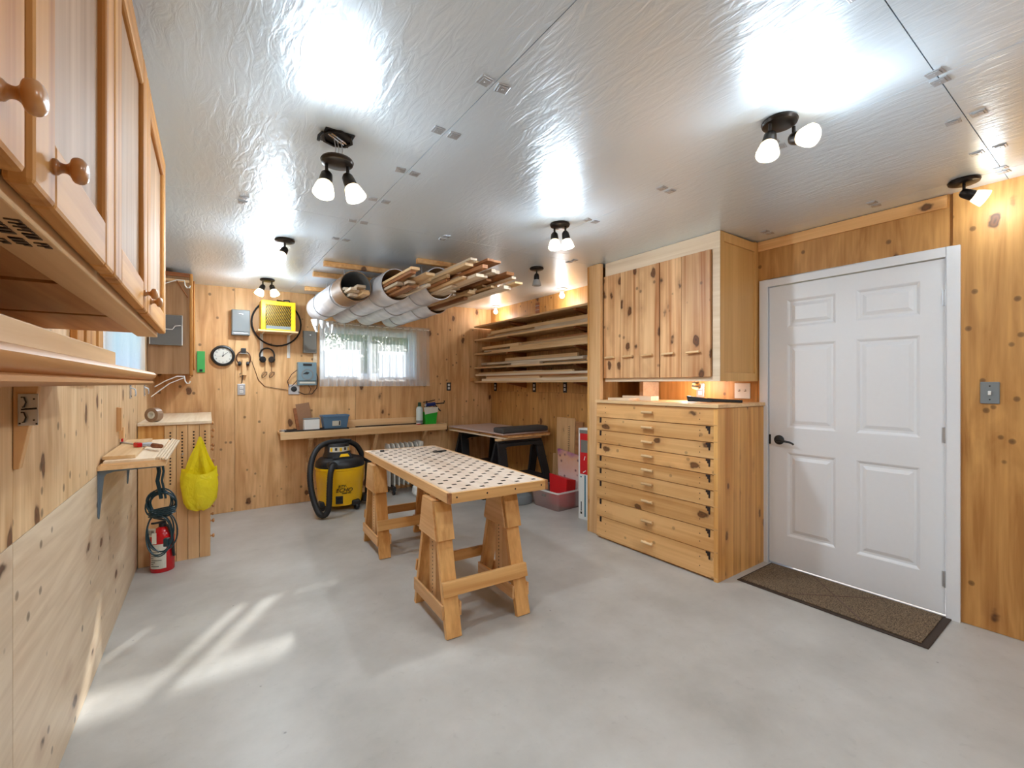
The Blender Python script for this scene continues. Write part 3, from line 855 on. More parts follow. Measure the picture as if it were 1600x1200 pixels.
# fire extinguisher
t = thing('fire_extinguisher', 'red fire extinguisher standing on the floor under the hanging cord', 'fire extinguisher', (-.205, 4.0, 0), R(-35))
MB().lathe([(0, 0), (.066, 0), (.070, .006), (.070, .235), (.066, .262), (.05, .288), (.028, .302), (.022, .306), (0, .306)], 32).build('cylinder', M_red, t, smooth=True)
m = MB(); m.lathe([(.020, .306), (.022, .306), (.022, .33), (.0, .332)], 16); m.beam((0, .02, .335), (0, -.09, .352), .022, .012).beam((0, .02, .345), (0, -.07, .385), .022, .01)
m.build('valve', M_black, t, bevel=.002)
MB().tube([(.02, 0, .32), (.06, -.02, .31), (.083, -.02, .25), (.083, -.01, .14), (.082, 0, .10)], .009, 10).build('hose', M_rubber, t, smooth=True)
def band(r0, r1, a0, a1, z0, z1, n=10):
    m = MB(); rows_ = []
    for z in (z0, z1):
        rows_.append([(r0 * math.cos(a0 + (a1 - a0) * k / n), r0 * math.sin(a0 + (a1 - a0) * k / n), z) for k in range(n + 1)])
    return m.grid(rows_)
band(.0706, 0, R(-120), R(-35), .03, .20).build('instruction_label', M_label, t)
m = MB(); r = random.Random(8)
for k in range(8):
    a = R(-115 + r.uniform(0, 6)); z = .045 + k * .014
    n = r.randint(3, 7)
    m.grid([[(.0711 * math.cos(a + R(9 * i)), .0711 * math.sin(a + R(9 * i)), zz) for i in range(n)] for zz in (z, z + .004)])
m.build('label_print', M_print, t)
MB().lathe([(0, 0), (.012, 0)], 4)
B(-.035, .025, -.095, -.093, .262, .318).build('barcode_tag', M_label, t, label='white barcode tag')
m = MB()
for k in range(9): m.box(-.025 + k * .0048, -.025 + k * .0048 + r.choice((.0012, .0024)), -.0957, -.0951, .274, .306)
m.build('barcode', M_print, t)

# corner drawer unit with perforated side boards
t = thing('corner_drawer_unit', 'wooden drawer unit in the left corner with perforated side boards', 'drawer unit', (lw(.004, 4.12)[0], lw(.004, 4.12)[1], 0), LWR)
W, D, H = .430, 1.22, 1.035
B(.004, W - .03, .03, D, .02, H - .025).build('carcass', M_plyL, t)
B(-.002, W + .008, -.012, D + .02, H - .022, H).build('top_board', M_pale, t, bevel=.003)
B(.0, .150, .012, .03, .0, H - .022).build('side_board', M_firZ, t)
bx_ = [.0, .08, .165]
B(.002, .08, .0, .0115, .0, .74).build('side_board', M_pineZ, t, bevel=.001)
B(.081, .149, .0, .0115, .0, .74).build('side_board', M_pineZ, t, bevel=.001)
xe = [.150, .220, .290, .360, W]
for k in range(4):
    b_ = B(xe[k] + .0012, xe[k + 1] - .0012, 0, .029, .0, H - .024).build('side_board', M_pineZ, t, bevel=.001)
    xm = (xe[k] + xe[k + 1]) / 2; m = MB()
    for q in range(17 if k < 3 else 13):
        z = .955 - q * .0235
        m.M = Matrix.Translation((xm, -.0003, z)) @ Matrix.Rotation(R(90), 4, 'X'); m.lathe([(.0, -.0002), (.0062, -.0002), (.0062, .0006), (0, .0006)], 10)
    m.build('peg_holes', M_dark, b_, kind='stuff')
for k in range(8):
    z0 = .03 + k * .122
    d_ = B(W - .03, W - .002, .033, D - .01, z0, z0 + .118).build('drawer', M_firY, t, bevel=.002)
    for y in (.22, .95): knob(d_, W - .003, y, z0 + .06, .8)
MB().tube([(.26, 0, .80), (.26, -.09, .80)], .004, 8).build('peg', M_steel, t, smooth=True)

# yellow bag
t = thing('plastic_bag', 'bright yellow plastic bag hanging on the perforated side boards', 'bag', (.012, 4.05, .375))
t.scale = (.84, .84, .96)
rows_ = []; prof = [(.0, .03), (.02, .085), (.07, .118), (.14, .132), (.20, .136), (.26, .134), (.30, .125)]
r = random.Random(2); ph = [r.uniform(0, 6) for _ in range(4)]
nu = 40
for z, w in prof:
    rows_.append([((w + .006 * math.sin(5 * a + ph[0] + z * 20) + .004 * math.sin(9 * a + ph[1])) * math.cos(a), (w * .52 + .004 * math.sin(7 * a + ph[2])) * math.sin(a) - .005, z + .006 * math.sin(3 * a + ph[3]) + (.05 * math.cos(a) ** 2 - .02 if z > .28 else 0)) for a in [2 * PI * k / nu for k in range(nu)]])
m = MB(); m.grid(rows_, close_u=True); m.add([(p_[0], p_[1], p_[2]) for p_ in rows_[0]], [tuple(range(nu))])
m.build('pouch', M_bag, t, smooth=True)
for sx in (-1, 1):
    rows_ = []
    for v in [k / 8 for k in range(9)]:
        z = .275 + .295 * v
        xc = sx * .085 * (1 - v) ** 1.1; hw = .05 * (1 - v) ** .8 + .006
        yb = .045 * (1 - v) - .0
        rows_.append([(xc + hw * u + .004 * math.sin(6 * u + 9 * v), yb * (1 if sx > 0 else .4) + .014 * math.sin(4 * u + sx) * (1 - v) - .012, z - .03 * abs(u) * (1 - v)) for u in (-1, -.6, -.2, .2, .6, 1)])
    MB().grid(rows_).build('handle', M_bag, t, smooth=True)
rows_ = []
for v in [k / 6 for k in range(7)]:
    z = .27 + .30 * v; hw = .10 * (1 - v) + .008
    rows_.append([(hw * u, .05 - .05 * v, z) for u in (-1, -.5, 0, .5, 1)])
MB().grid(rows_).build('back_panel', M_bag, t, smooth=True)

# tape roll
t = thing('tape_roll', 'roll of brown tape standing on the corner drawer unit', 'tape roll', (-.265, 4.20, 1.035 + .052), rot=(R(90), 0, R(-38)))
MB().lathe([(.028, -.024), (.052, -.024), (.052, .024), (.028, .024)], 32, True).build('tape', plain('brown_tape', srgb(150, 120, 96), .3, noise=.08), t, smooth=True)
MB().lathe([(.018, -.026), (.027, -.026), (.027, .026), (.018, .026)], 32, True).build('core', M_label, t, smooth=True)

# corner wall cabinet with rack on its side
t = thing('corner_wall_cabinet', 'oak cabinet in the back left corner with a wire rack on its side', 'cabinet', (-.345, 4.75, 1.40))
B(.003, .285, 0, .018, .0, .865).build('side_panel', M_oakP, t)
B(.003, .285, .019, .62, .02, .85).build('carcass', M_oakY, t)
B(.003, .285, -.012, -.0005, .79, .81).build('cleat', M_pineX, t)
B(.003, .285, -.015, -.0005, .835, .868).build('top_trim', M_brownX, t, bevel=.003)
B(.285, .308, -.012, .61, -.012, .87).build('door', M_oakZ, t, bevel=.007)
B(.309, .322, .04, .57, .05, .82).build('door_panel', M_oakZ, t, bevel=.006)
for z in (.80, -.02):
    m = MB(); m.tube([(.05, -.02, z - .09), (.12, -.03, z - .04), (.20, -.03, z)], .004, 8)
    m.tube([(.20, -.03, z), (.25, -.03, z), (.255, -.03, z - .04), (.268, -.035, z - .06), (.285, -.04, z - .058), (.292, -.04, z - .04)], .005, 8)
    if z < 0: m.tube([(.03, -.05, z - .17), (.15, -.04, z - .06), (.25, -.03, z - .01)], .004, 8)
    m.build('wire_hook', M_whiteP, t, smooth=True)
MB().tube([(.195, -.02, .80), (.275, -.015, .66)], .004, 8).build('pencil', M_brownX, t)
t = thing('wire_file_rack', 'grey mesh file rack with white wire edge on the corner cabinet', 'rack', (-.345 + .02, 4.748, 1.645))
B(.0, .215, -.012, -.006, .0, .255).build('back_mesh', M_mesh, t)
B(.0, .215, -.05, -.046, .0, .135).build('front_mesh', M_mesh, t)
B(.0, .215, -.05, -.006, -.003, .0).build('base', M_greyd, t)
m = MB(); m.tube([(.0, -.048, .0), (.0, -.048, .13), (.11, -.048, .13), (.15, -.048, .13), (.168, -.048, .16), (.2, -.048, .165), (.215, -.048, .165), (.215, -.048, 0)], .0035, 6)
m.tube([(.0, -.01, 0), (.0, -.01, .255), (.215, -.01, .255), (.215, -.01, 0)], .0035, 6)
m.build('wire_edge', M_whiteP, t, smooth=True)

# ------------------------------------------------------------------ things on the back wall
t = thing('green_clipboard', 'bright green plastic card hanging beside the corner cabinet', 'clipboard', (.012, YB, 1.43))
B(-.02, .045, -.012, -.001, 0, .21).build('board', M_greenc, t, bevel=.002)
B(.0, .025, -.02, -.0125, .01, .03).build('clip', M_black, t, bevel=.002)

t = thing('wall_clock', 'round black-rimmed wall clock with a white face', 'clock', (.207, YB - .001, 1.602), rot=(R(90), 0, 0))
MB().lathe([(.079, .0), (.100, .0), (.106, .012), (.100, .032), (.088, .036), (.081, .030), (.079, .013)], 48, True).build('rim', M_black, t, smooth=True)
f = MB().lathe([(0, .002), (.0788, .002), (.0788, .016), (0, .016)], 48).build('face', plain('clock_face', srgb(226, 224, 214), .4, noise=.02), t)
for k in range(1, 13):
    a = R(90 - 30 * k)
    text_part('numeral', str(k), .021, Matrix.Translation((.066 * math.cos(a), .066 * math.sin(a), .0166)), M_print, f)
def hand(ang, L_, w, z, nm, mt):
    m = MB(); m.M = Matrix.Rotation(R(-ang), 4, 'Z'); m.prism([(-w, -.012), (w, -.012), (w * .5, L_), (-w * .5, L_)], 'z', z, z + .001); m.build(nm, mt, t)
hand(4, .040, .0032, .018, 'hour_hand', M_print); hand(48, .060, .0026, .020, 'minute_hand', M_print); hand(260, .062, .0008, .022, 'second_hand', M_greyd)
MB().lathe([(0, .016), (.005, .016), (.005, .024), (0, .024)], 12).build('hub', M_print, t)

def elec_box(label, x0, x1, z0, z1, dep, mat, line):
    t = thing('electrical_box', label, 'electrical box', ((x0 + x1) / 2, YB, z0), group='grey electrical boxes on the back wall')
    w = (x1 - x0) / 2; h_ = z1 - z0
    B(-w, w, -dep, -.001, 0, h_).build('enclosure', mat, t, bevel=.006)
    d = B(-w + .006, w - .006, -dep - .008, -dep - .0005, .035 if line else .006, h_ - .006).build('cover', mat, t, bevel=.003)
    B(-.02, .02, -dep - .013, -dep - .0085, h_ - .05, h_ - .04).build('latch', M_chrome, d, bevel=.002)
    B(-w + .02, w - .02, -dep - .004, -dep - .0005, .018, .024).build('lip', M_chrome if dep > .07 else M_black, t)
    return t
elec_box('light grey electrical box with a hinged cover left of the yellow heater', .277, .440, 1.815, 2.075, .08, M_greyb, True)
elec_box('flat grey electrical box between the yellow heater and the curtain', .95, 1.09, 1.66, 1.905, .05, M_greyd, True)

# heater on its shelf
t = thing('heater_shelf', 'little wooden shelf on two white brackets under the yellow heater', 'shelf', (.68, YB, 1.60))
B(-.185, .185, -.26, -.001, .25, .268).build('shelf_board', M_pineX, t, bevel=.002)
for x in (-.13, .13):
    m = MB(); m.prism([(-.001, .0), (-.012, .0), (-.03, .20), (-.06, .232), (-.235, .242), (-.235, .249), (-.001, .249)], 'x', x - .003, x + .003); m.box(x - .015, x + .015, -.004, -.001, .0, .249)
    m.build('bracket', M_whiteP, t)
t = thing('shop_heater', 'yellow fan heater with a slanted wire grille on the back wall shelf', 'heater', (.682, YB, 1.869))
m = MB(); w, h_, y0, y1 = .158, .30, -.245, -.05
m.box(-w, w, y0 + .02, y1, 0, .012).box(-w, w, y0 + .02, y1, h_ - .012, h_).box(-w, -w + .01, y0 + .02, y1, .012, h_ - .012).box(w - .01, w, y0 + .02, y1, .012, h_ - .012).box(-w, w, y1 - .01, y1, .012, h_ - .012)
m.build('housing', M_yellh, t)
m = MB(); m.box(-w, -w + .04, y0, y0 + .02, 0, h_).box(w - .04, w, y0, y0 + .02, 0, h_).box(-w + .04, w - .04, y0, y0 + .02, h_ - .042, h_).box(-w + .04, w - .04, y0, y0 + .02, 0, .012)
m.build('bezel', M_yellh, t, bevel=.003)
B(-w + .04, w - .04, y0 + .006, y0 + .018, .012, .045).build('chrome_strip', M_greyb, t)
B(-w + .03, w - .03, y0 + .022, y0 + .03, .02, h_ - .02).build('element_plate', plain('heater_copper', srgb(250, 196, 50), .5, metal=.0, noise=.2), t)
x0_, x1_, z0_, z1_ = -w + .04, w - .04, .046, h_ - .043
for k in range(19):
    c_ = x0_ - .07 + k * ((x1_ - x0_) + .07) / 19
    m = MB(); lo = max(c_, x0_); hi = min(c_ + .09, x1_)
    if hi - lo < .008: continue
    sl = (z1_ - z0_) / .09
    m.tube([(lo, y0 + .012, z0_ + (lo - c_) * sl), (hi, y0 + .012, z0_ + (hi - c_) * sl)], .0042, 5)
    m.build('grille_wire', M_blackm, t)
MB().tube([(.06, -.15, h_), (.06, -.15, h_ + .03), (.11, -.15, h_ + .035), (.12, -.15, h_)], .008, 8).build('carry_handle', M_black, t, smooth=True)
m = MB(); m.tube([(.01 + .235 * math.cos(q * PI / 16), -.035 + .012 * math.sin(q * PI / 8), .10 + .245 * math.sin(q * PI / 16)) for q in range(-22, 9)], .0085, 8)
m.build('power_cord', M_rubber, t, smooth=True)

# outlets on back wall
def outlet(label, x, z, wall, plate, w=.035, h_=.057, group='wall outlets', screw=True, ins=None):
    if wall == 'back': loc, rz = (x, YB, z), 0
    elif wall == 'right': loc, rz = (XR, x, z), R(-90)
    t = thing('wall_outlet', label, 'outlet', loc, rz, group=group)
    B(-w, w, -.008, -.0005, -h_, h_).build('plate', plate, t, bevel=.002)
    for zz in (-.022, .022):
        s = B(-.015, .015, -.011, -.0082, zz - .014, zz + .014).build('socket', ins or M_whiteP, t, bevel=.003)
        m = MB(); m.box(-.007, -.004, -.0122, -.0112, zz - .005, zz + .005).box(.004, .007, -.0122, -.0112, zz - .005, zz + .005); m.build('slot', M_black, s)
    return t
outlet('steel outlet plate on the back wall below the ear defenders', .367, 1.258, 'back', M_steel)
outlet('small white outlet in a dark plate on the back wall right of the window', 2.76, 1.28, 'back', M_black, .030, .055, ins=M_whiteP)
t = thing('round_outlet', 'square steel plate with a round black socket left of the radio', 'outlet', (.862, YB, 1.255))
B(-.055, .055, -.01, -.0005, -.055, .055).build('plate', M_steel, t, bevel=.003)
m = MB(); m.M = Matrix.Translation((.0, -.01, .005)) @ Matrix.Rotation(R(90), 4, 'X'); m.lathe([(0, 0), (.03, 0), (.03, .006), (.024, .008), (0, .008)], 24); m.build('socket', M_black, t, smooth=True)

# ear defenders
t = thing('ear_defenders', 'brown and black ear defenders hanging left on the back wall', 'ear defenders', (.385, YB - .03, 1.48), group='headsets on the back wall')
m = MB(); m.tube([(.060 * math.sin(a) * (1.05 if abs(a) < 2 else 1), .0, .10 + .075 * math.cos(a)) for a in [R(q) for q in range(-140, 141, 14)]], .006, 8); m.build('headband', M_cordb, t, smooth=True)
for s in (-1, 1):
    m = MB(); m.M = Matrix.Translation((s * .036, 0, .045)) @ Matrix.Rotation(R(90), 4, 'Y') ; m.lathe([(0, -.014), (.02, -.014), (.025, 0), (.02, .014), (0, .014)], 16); m.build('ear_cup', M_black, t, smooth=True)
B(-.022, .022, -.012, .028, .155, .205).build('hanger_block', M_black, t, bevel=.005)
B(-.04, .04, -.012, .012, .145, .156).build('pad', M_greyd, t, bevel=.004)
B(-.012, .026, -.01, .028, -.075, .09).build('wooden_bar', M_pineZ, t, bevel=.002)
MB().tube([(0, 0, -.075), (-.03, 0, -.09), (-.035, 0, -.06), (-.005, 0, -.05), (-.008, .01, -.11), (-.018, .015, -.16)], .0035, 6).build('lead', M_black, t, smooth=True)
t = thing('headphones', 'black headphones with a dangling lead under the heater shelf', 'headphones', (.60, YB - .03, 1.50), group='headsets on the back wall')
m = MB(); m.tube([(.068 * math.sin(a), .0, .12 + .075 * math.cos(a)) for a in [R(q) for q in range(-125, 126, 12)]], .008, 8); m.build('headband', M_black, t, smooth=True)
for s in (-1, 1):
    m = MB(); m.M = Matrix.Translation((s * .042, -.005, .075)) @ Matrix.Rotation(R(60 * s), 4, 'Z') @ Matrix.Rotation(R(90), 4, 'Y'); m.lathe([(0, -.016), (.028, -.016), (.034, -.002), (.03, .014), (0, .018)], 18); m.build('ear_cup', M_black, t, smooth=True)
m = MB(); m.tube([(-.02, 0, .05), (-.02, .01, -.05)], .0025, 6); m.tube([(.04, 0, .05), (.042, .01, -.05)], .0025, 6)
for cx in (-.025, .045):
    m.tube([(cx + .025 * math.cos(q), .012 + .004 * math.sin(2 * q), -.085 + .03 * math.sin(q * 1.13)) for q in [k * .45 for k in range(24)]], .0025, 6)
m.build('lead', M_cordb, t, smooth=True)

# grey-blue radio / charger box
t = thing('wall_radio', 'blue-grey box with a dial hanging beside the curtain', 'radio', (.985, YB, 1.30))
B(-.095, .095, -.09, -.001, 0, .255).build('case', M_teal, t, bevel=.006)
B(-.045, .045, -.094, -.0905, .215, .24).build('display', M_black, t)
m = MB(); m.M = Matrix.Translation((.0, -.0905, .12)) @ Matrix.Rotation(R(90), 4, 'X'); m.lathe([(.05, 0), (.062, 0), (.062, .004), (.05, .004)], 28, True); m.build('dial_ring', M_greyb, t, smooth=True)
MB().prism([(-.05, .125), (-.01, .15), (.02, .14), (.0, .12)], 'y', -.094, -.0907).build('pointer', M_black, t)
B(-.08, .08, -.094, -.0905, .02, .04).build('label_strip', M_label, t)
B(-.095, .095, -.093, -.0906, .045, .052).build('seam', M_black, t)
MB().tube([(-.095, -.04, .17), (-.15, -.03, .12), (-.19, -.02, .04), (-.17, -.02, -.02), (-.14, -.03, .0), (-.09, -.03, .06)], .004, 8).build('lead', M_cordb, t, smooth=True)
MB().tube([(.095, -.04, .16), (.12, -.03, .08), (.11, -.02, -.03), (.06, -.02, -.095), (-.02, -.02, -.10), (-.08, -.02, -.07)], .004, 8).build('lead', M_black, t, smooth=True)
MB().tube([(.02, -.03, 0), (.05, -.02, -.04), (.03, -.015, -.09)], .003, 6).build('lead', M_cordb, t, smooth=True)
o = MB().tube([(.46, YB - .006, 1.56), (.52, YB - .006, 1.36), (.58, YB - .006, 1.29), (.68, YB - .008, 1.27), (.80, YB - .008, 1.25)], .003, 6).build('thin_cable', M_cordb, smooth=True)
tag(o, 'thin brown cable stapled across the back wall below the headphones', 'cable')
o = B(1.06, 1.10, YB - .012, YB - .0005, 1.56, 1.66).build('pale_block', M_pale); tag(o, 'small pale wood block under the flat grey electrical box', 'block')

# long wall shelf
t = thing('long_wall_shelf', 'long pine wall shelf with a thick front edge under the window', 'shelf', (.70, YB, .28))
B(0, 1.92, -.205, -.001, .508, .526).build('shelf_board', M_pineX, t, bevel=.001)
B(0, 1.92, -.228, -.2055, .450, .527).build('front_edge', M_pineX, t, bevel=.002)
for x in (.28, 1.0, 1.62):
    b_ = B(x, x + .045, -.20, -.001, .43, .5075).build('support_arm', M_pineY, t, bevel=.002)
    MB().beam((x + .022, -.17, .44), (x + .022, -.012, .17), .038, .04).build('brace', M_pineZ, b_)
    B(x - .005, x + .05, -.03, -.001, .05, .21).build('wall_block', M_pineZ, b_, bevel=.002)

t = thing('flat_tray', 'flat black tray on the left end of the long wall shelf', 'tray', (1.075, 5.26, .8065))
m = MB(); m.box(-.325, .325, -.08, .075, 0, .006).box(-.325, .325, -.08, -.072, .006, .016).box(-.325, .325, .067, .075, .006, .016).box(-.325, -.317, -.072, .067, .006, .016).box(.317, .325, -.072, .067, .006, .016)
m.build('tray_body', M_black, t)
o = MB().lathe([(0, 0), (.032, 0), (.035, .012), (.033, .022), (0, .024)], 20).build('metal_lid', M_steel, smooth=True); o.location = (.735, 5.25, .8065); tag(o, 'small round metal tin on the left tip of the long shelf', 'tin')
t = thing('cardboard_flap', 'brown cardboard sheet leaning upright behind the white carton', 'cardboard', (.985, 5.33, .814), rot=(R(-6), R(-8), R(4)))
B(-.07, .07, -.004, .0, 0, .29).build('sheet', M_card, t)
B(-.10, -.0705, -.004, .02, 0, .25).build('side_flap', M_brownX, t)
t = thing('white_carton', 'small white carton on the black tray', 'carton', (1.02, 5.215, .814))
B(-.085, .07, -.022, .055, 0, .115).build('box_body', M_whiteP, t, bevel=.002)
B(-.087, .072, -.024, .057, .1153, .128).build('lid', M_greyb, t, bevel=.002)
t = thing('blue_bin', 'blue plastic bin with a paper label on the long wall shelf', 'bin', (1.262, 5.255, .8132))
m = MB(); rows_ = []
def rr(wx, wy, z): return [(-wx, -wy, z), (wx, -wy, z), (wx, wy, z), (-wx, wy, z)]
m.grid([rr(.118, .05, 0), rr(.138, .066, .135), rr(.145, .072, .135), rr(.145, .072, .155), rr(.135, .063, .155), rr(.112, .046, .006)], close_u=True)
m.add(rr(.118, .05, 0), [(0, 1, 2, 3)]); m.add(rr(.112, .046, .006), [(0, 1, 2, 3)])
m.build('bin_body', M_bluep, t)
m = MB(); m.add([(-.04, -.0605, .035), (.05, -.0605, .035), (.05, -.0665, .09), (-.04, -.0665, .09)], [(0, 1, 2, 3)]); m.build('paper_label', M_label, t)
m = MB(); m.add([(.03, -.062, .04), (.045, -.062, .04), (.045, -.067, .085), (.03, -.067, .085)], [(0, 1, 2, 3)]); m.build('label_mark', M_print, t)
o = MB().box(-.60, .43, -.02, .02, 0, .085).build('backboard_strip', M_pineX, bevel=.002); o.location = (1.98, 5.355, .8065); tag(o, 'long pine batten standing on edge at the back of the long shelf', 'batten')
o = MB().box(-.42, .35, -.014, .014, 0, .012).build('dark_strip', M_dark); o.location = (1.93, 5.31, .8065); tag(o, 'thin dark strip lying along the long shelf below the batten', 'strip')

# green box with bottles and caulking gun
t = thing('green_box', 'green plastic box with a white flap at the right end of the shelf', 'box', (2.42, 5.26, .8065))
m = MB()
m.grid([rr(.07, .06, 0), rr(.085, .07, .15), rr(.079, .064, .15), rr(.066, .056, .006)], close_u=True); m.add(rr(.07, .06, 0), [(0, 1, 2, 3)]); m.add(rr(.066, .056, .006), [(0, 1, 2, 3)])
m.build('box_body', M_green, t)
MB().hexa([(-.09, -.079, .125), (.085, -.079, .15), (.085, -.073, .15), (-.09, -.073, .125), (-.105, -.074, .215), (.095, -.074, .215), (.095, -.070, .215), (-.105, -.070, .215)]).build('flap', M_label, t)
t = thing('white_bottle', 'white bottle with a green cap beside the green box', 'bottle', (2.285, 5.25, .8065))
MB().lathe([(0, 0), (.04, 0), (.042, .008), (.042, .19), (.034, .215), (.017, .225)], 20).build('bottle_body', M_caulk, t, smooth=True)
MB().lathe([(.02, .226), (.022, .226), (.02, .275), (.0, .278)], 16).build('cap', plain('dark_green_cap', srgb(30, 74, 52), .4, noise=.1), t, smooth=True)
MB().lathe([(.0421, .02), (.0428, .02), (.0428, .05), (.0421, .05)], 20, True).build('label_band', M_greyb, t, smooth=True)
t = thing('glue_tube', 'white glue bottle with a black nozzle in the green box', 'bottle', (2.395, 5.275, .814))
MB().lathe([(0, 0), (.024, 0), (.024, .20), (.012, .225), (.009, .235), (.006, .275), (0, .276)], 16).build('bottle_body', M_caulk, t, smooth=True)
MB().lathe([(.012, .236), (.013, .236), (.008, .285), (0, .286)], 12).build('nozzle', M_black, t, smooth=True)
t = thing('caulking_gun', 'blue caulking gun lying across the green box', 'caulking gun', (2.455, 5.205, 1.05))
MB().tube([(-.10, 0, .0), (.02, 0, .01)], .024, 12).build('cradle', M_navy, t, smooth=True)
MB().tube([(.02, 0, .012), (.15, 0, .018), (.155, 0, .05)], .008, 8).build('push_rod', M_blackm, t, smooth=True)
m = MB(); m.beam((.02, 0, .0), (.10, 0, -.085), .02, .014, (0, 1, 0)); m.build('grip', M_black, t, bevel=.004)
m = MB(); m.beam((.0, 0, -.01), (.055, 0, -.08), .014, .008, (0, 1, 0)); m.build('trigger', M_navy, t, bevel=.002)
MB().tube([(-.10, 0, 0), (-.125, 0, -.004)], [.008, .003], 8).build('tip', M_caulk, t, smooth=True)
MB().tube([(-.13, .02, .035), (-.06, .02, .04), (.03, .02, .06)], .006, 8).build('frame_rod', M_blackm, t, smooth=True)
t = thing('small_pliers', 'small dark tool lying beside the white bottle on the shelf', 'tool', (2.27, 5.185, .8065), R(20))
m = MB(); m.beam((-.05, -.01, .008), (.0, 0, .008), .012, .012).beam((-.05, .02, .008), (.0, 0, .008), .012, .012); m.build('grips', M_redp, t, bevel=.003)
m = MB(); m.beam((0, 0, .009), (.05, .004, .009), .02, .01); m.build('jaws', M_blackm, t, bevel=.002)

# ------------------------------------------------------------------ shop vacuum
t = thing('shop_vacuum', 'yellow and black shop vacuum with a long black hose under the shelf', 'vacuum', (1.245, 4.95, 0), R(2))
t.scale = (1.06, 1.06, 1.0)
MB().lathe([(0, .055), (.19, .055), (.202, .06), (.212, .12), (.222, .30), (.226, .305), (.229, .42), (.236, .425), (.236, .445), (0, .445)], 40).build('drum', M_yell, t, smooth=True)
MB().lathe([(0, .446), (.232, .446), (.236, .455), (.225, .50), (.20, .53), (.15, .545), (.14, .55), (0, .55)], 40).build('lid', M_black, t, smooth=True)
m = MB(); m.M = Matrix.Translation((-.03, 0, 0)); m.lathe([(.13, .545), (.135, .55), (.12, .60), (.115, .66), (.10, .685), (0, .69)], 32); m.build('motor_head', M_black, t, smooth=True)
m = MB()
rows_ = [[(-.03 + (.1235 - .09 * (z - .60)) * math.cos(a), (.1235 - .09 * (z - .60)) * math.sin(a), z) for a in [R(-140 + 9 * k) for k in range(13)]] for z in (.605, .655)]
m.grid(rows_); m.build('head_label', M_label, t)
r = random.Random(6)
for k, mt in enumerate((M_yellh, M_print, M_yellh, M_print, M_yellh)):
    a0 = R(-136 + k * 21)
    MB().grid([[(-.03 + (.1243 - .09 * (z - .60)) * math.cos(a0 + R(5 * q)), (.1243 - .09 * (z - .60)) * math.sin(a0 + R(5 * q)), z) for q in range(3)] for z in (.610 + .01 * (k % 2), .648)]).build('label_patch', mt, t)
m = MB(); m.M = Matrix.Translation((-.02, -.15, .56)) @ Matrix.Rotation(R(62), 4, 'X'); m.prism([(-.10, -.02), (.10, -.02), (.07, .04), (-.07, .04)], 'z', -.004, .004); m.build('warning_plate', M_black, t)
m = MB(); m.M = Matrix.Translation((-.005, -.158, .566)) @ Matrix.Rotation(R(62), 4, 'X'); m.prism([(-.05, -.01), (.05, -.01), (.035, .022), (-.03, .022)], 'z', .0, .002); m.build('warning_label', M_yellh, t)
m = MB(); m.tube([(.05, -.03, .665), (.10, -.02, .71), (.0, .02, .715), (-.08, .02, .69)], .013, 10); m.build('carry_handle', M_black, t, smooth=True)
# port and hose
m = MB(); m.M = Matrix.Translation((-.135, -.20, .49)) @ Matrix.Rotation(R(90), 4, 'X'); m.lathe([(0, -.03), (.042, -.03), (.042, .03), (.036, .045), (0, .045)], 20); m.build('hose_port', M_black, t, smooth=True)
hp = [(-.135, -.235, .49), (-.155, -.275, .475), (-.175, -.30, .42), (-.19, -.325, .28), (-.20, -.345, .13), (-.222, -.352, .055), (-.255, -.345, .038), (-.285, -.315, .07), (-.31, -.26, .17), (-.325, -.21, .30), (-.32, -.16, .44), (-.285, -.10, .565), (-.22, -.05, .655), (-.13, -.02, .695), (-.02, .0, .70), (.09, .02, .685), (.17, .03, .64), (.215, .03, .57), (.235, .03, .51)]
sp = smoothpts(hp, 12)
MB().tube(sp, [.026 + (.0018 if k % 2 else 0) for k in range(len(sp))], 12).build('hose', M_rubber, t, smooth=True)
MB().tube([(.235, .03, .51), (.30, .04, .45), (.345, .05, .38)], [.024, .026, .022], 12).build('hose_cuff', M_rubber, t, smooth=True)
MB().tube([(.255, -.05, .12), (.258, -.05, .46)], .022, 12).build('extension_wand', M_black, t, smooth=True)
m = MB(); m.box(.20, .31, -.11, .02, .04, .115); m.build('foot_caddy', M_black, t, bevel=.012)
for k, (a, rr_) in enumerate(((R(-62), .20), (R(15), .20), (R(118), .19), (R(200), .19))):
    x, y = rr_ * math.cos(a), rr_ * math.sin(a)
    w = B(x - .04, x + .04, y - .04, y + .04, .045, .105).build('caster_housing', M_black, t, bevel=.012)
    m = MB(); m.M = Matrix.Translation((x + .02 * math.cos(a), y + .02 * math.sin(a), .034)) @ Matrix.Rotation(a + R(70), 4, 'Z') @ Matrix.Rotation(R(90), 4, 'Y'); m.lathe([(0, -.018), (.028, -.018), (.034, -.01), (.034, .01), (.028, .018), (0, .018)], 18); m.build('wheel', M_rubber, w, smooth=True)
m = MB(); a = R(-108); m.M = Matrix.Translation((.208 * math.cos(a), .208 * math.sin(a), .125)) @ Matrix.Rotation(a + R(90), 4, 'Z'); m.box(-.033, .033, -.012, .012, -.04, .04); m.build('drain_plate', M_black, t, bevel=.004)
m = MB(); m.M = Matrix.Translation((.22 * math.cos(a), .22 * math.sin(a), .125)) @ Matrix.Rotation(a + R(90), 4, 'Z') @ Matrix.Rotation(R(90), 4, 'X'); m.lathe([(0, 0), (.024, 0), (.022, .014), (0, .016)], 16); m.build('drain_cap', M_rubber, t, smooth=True)
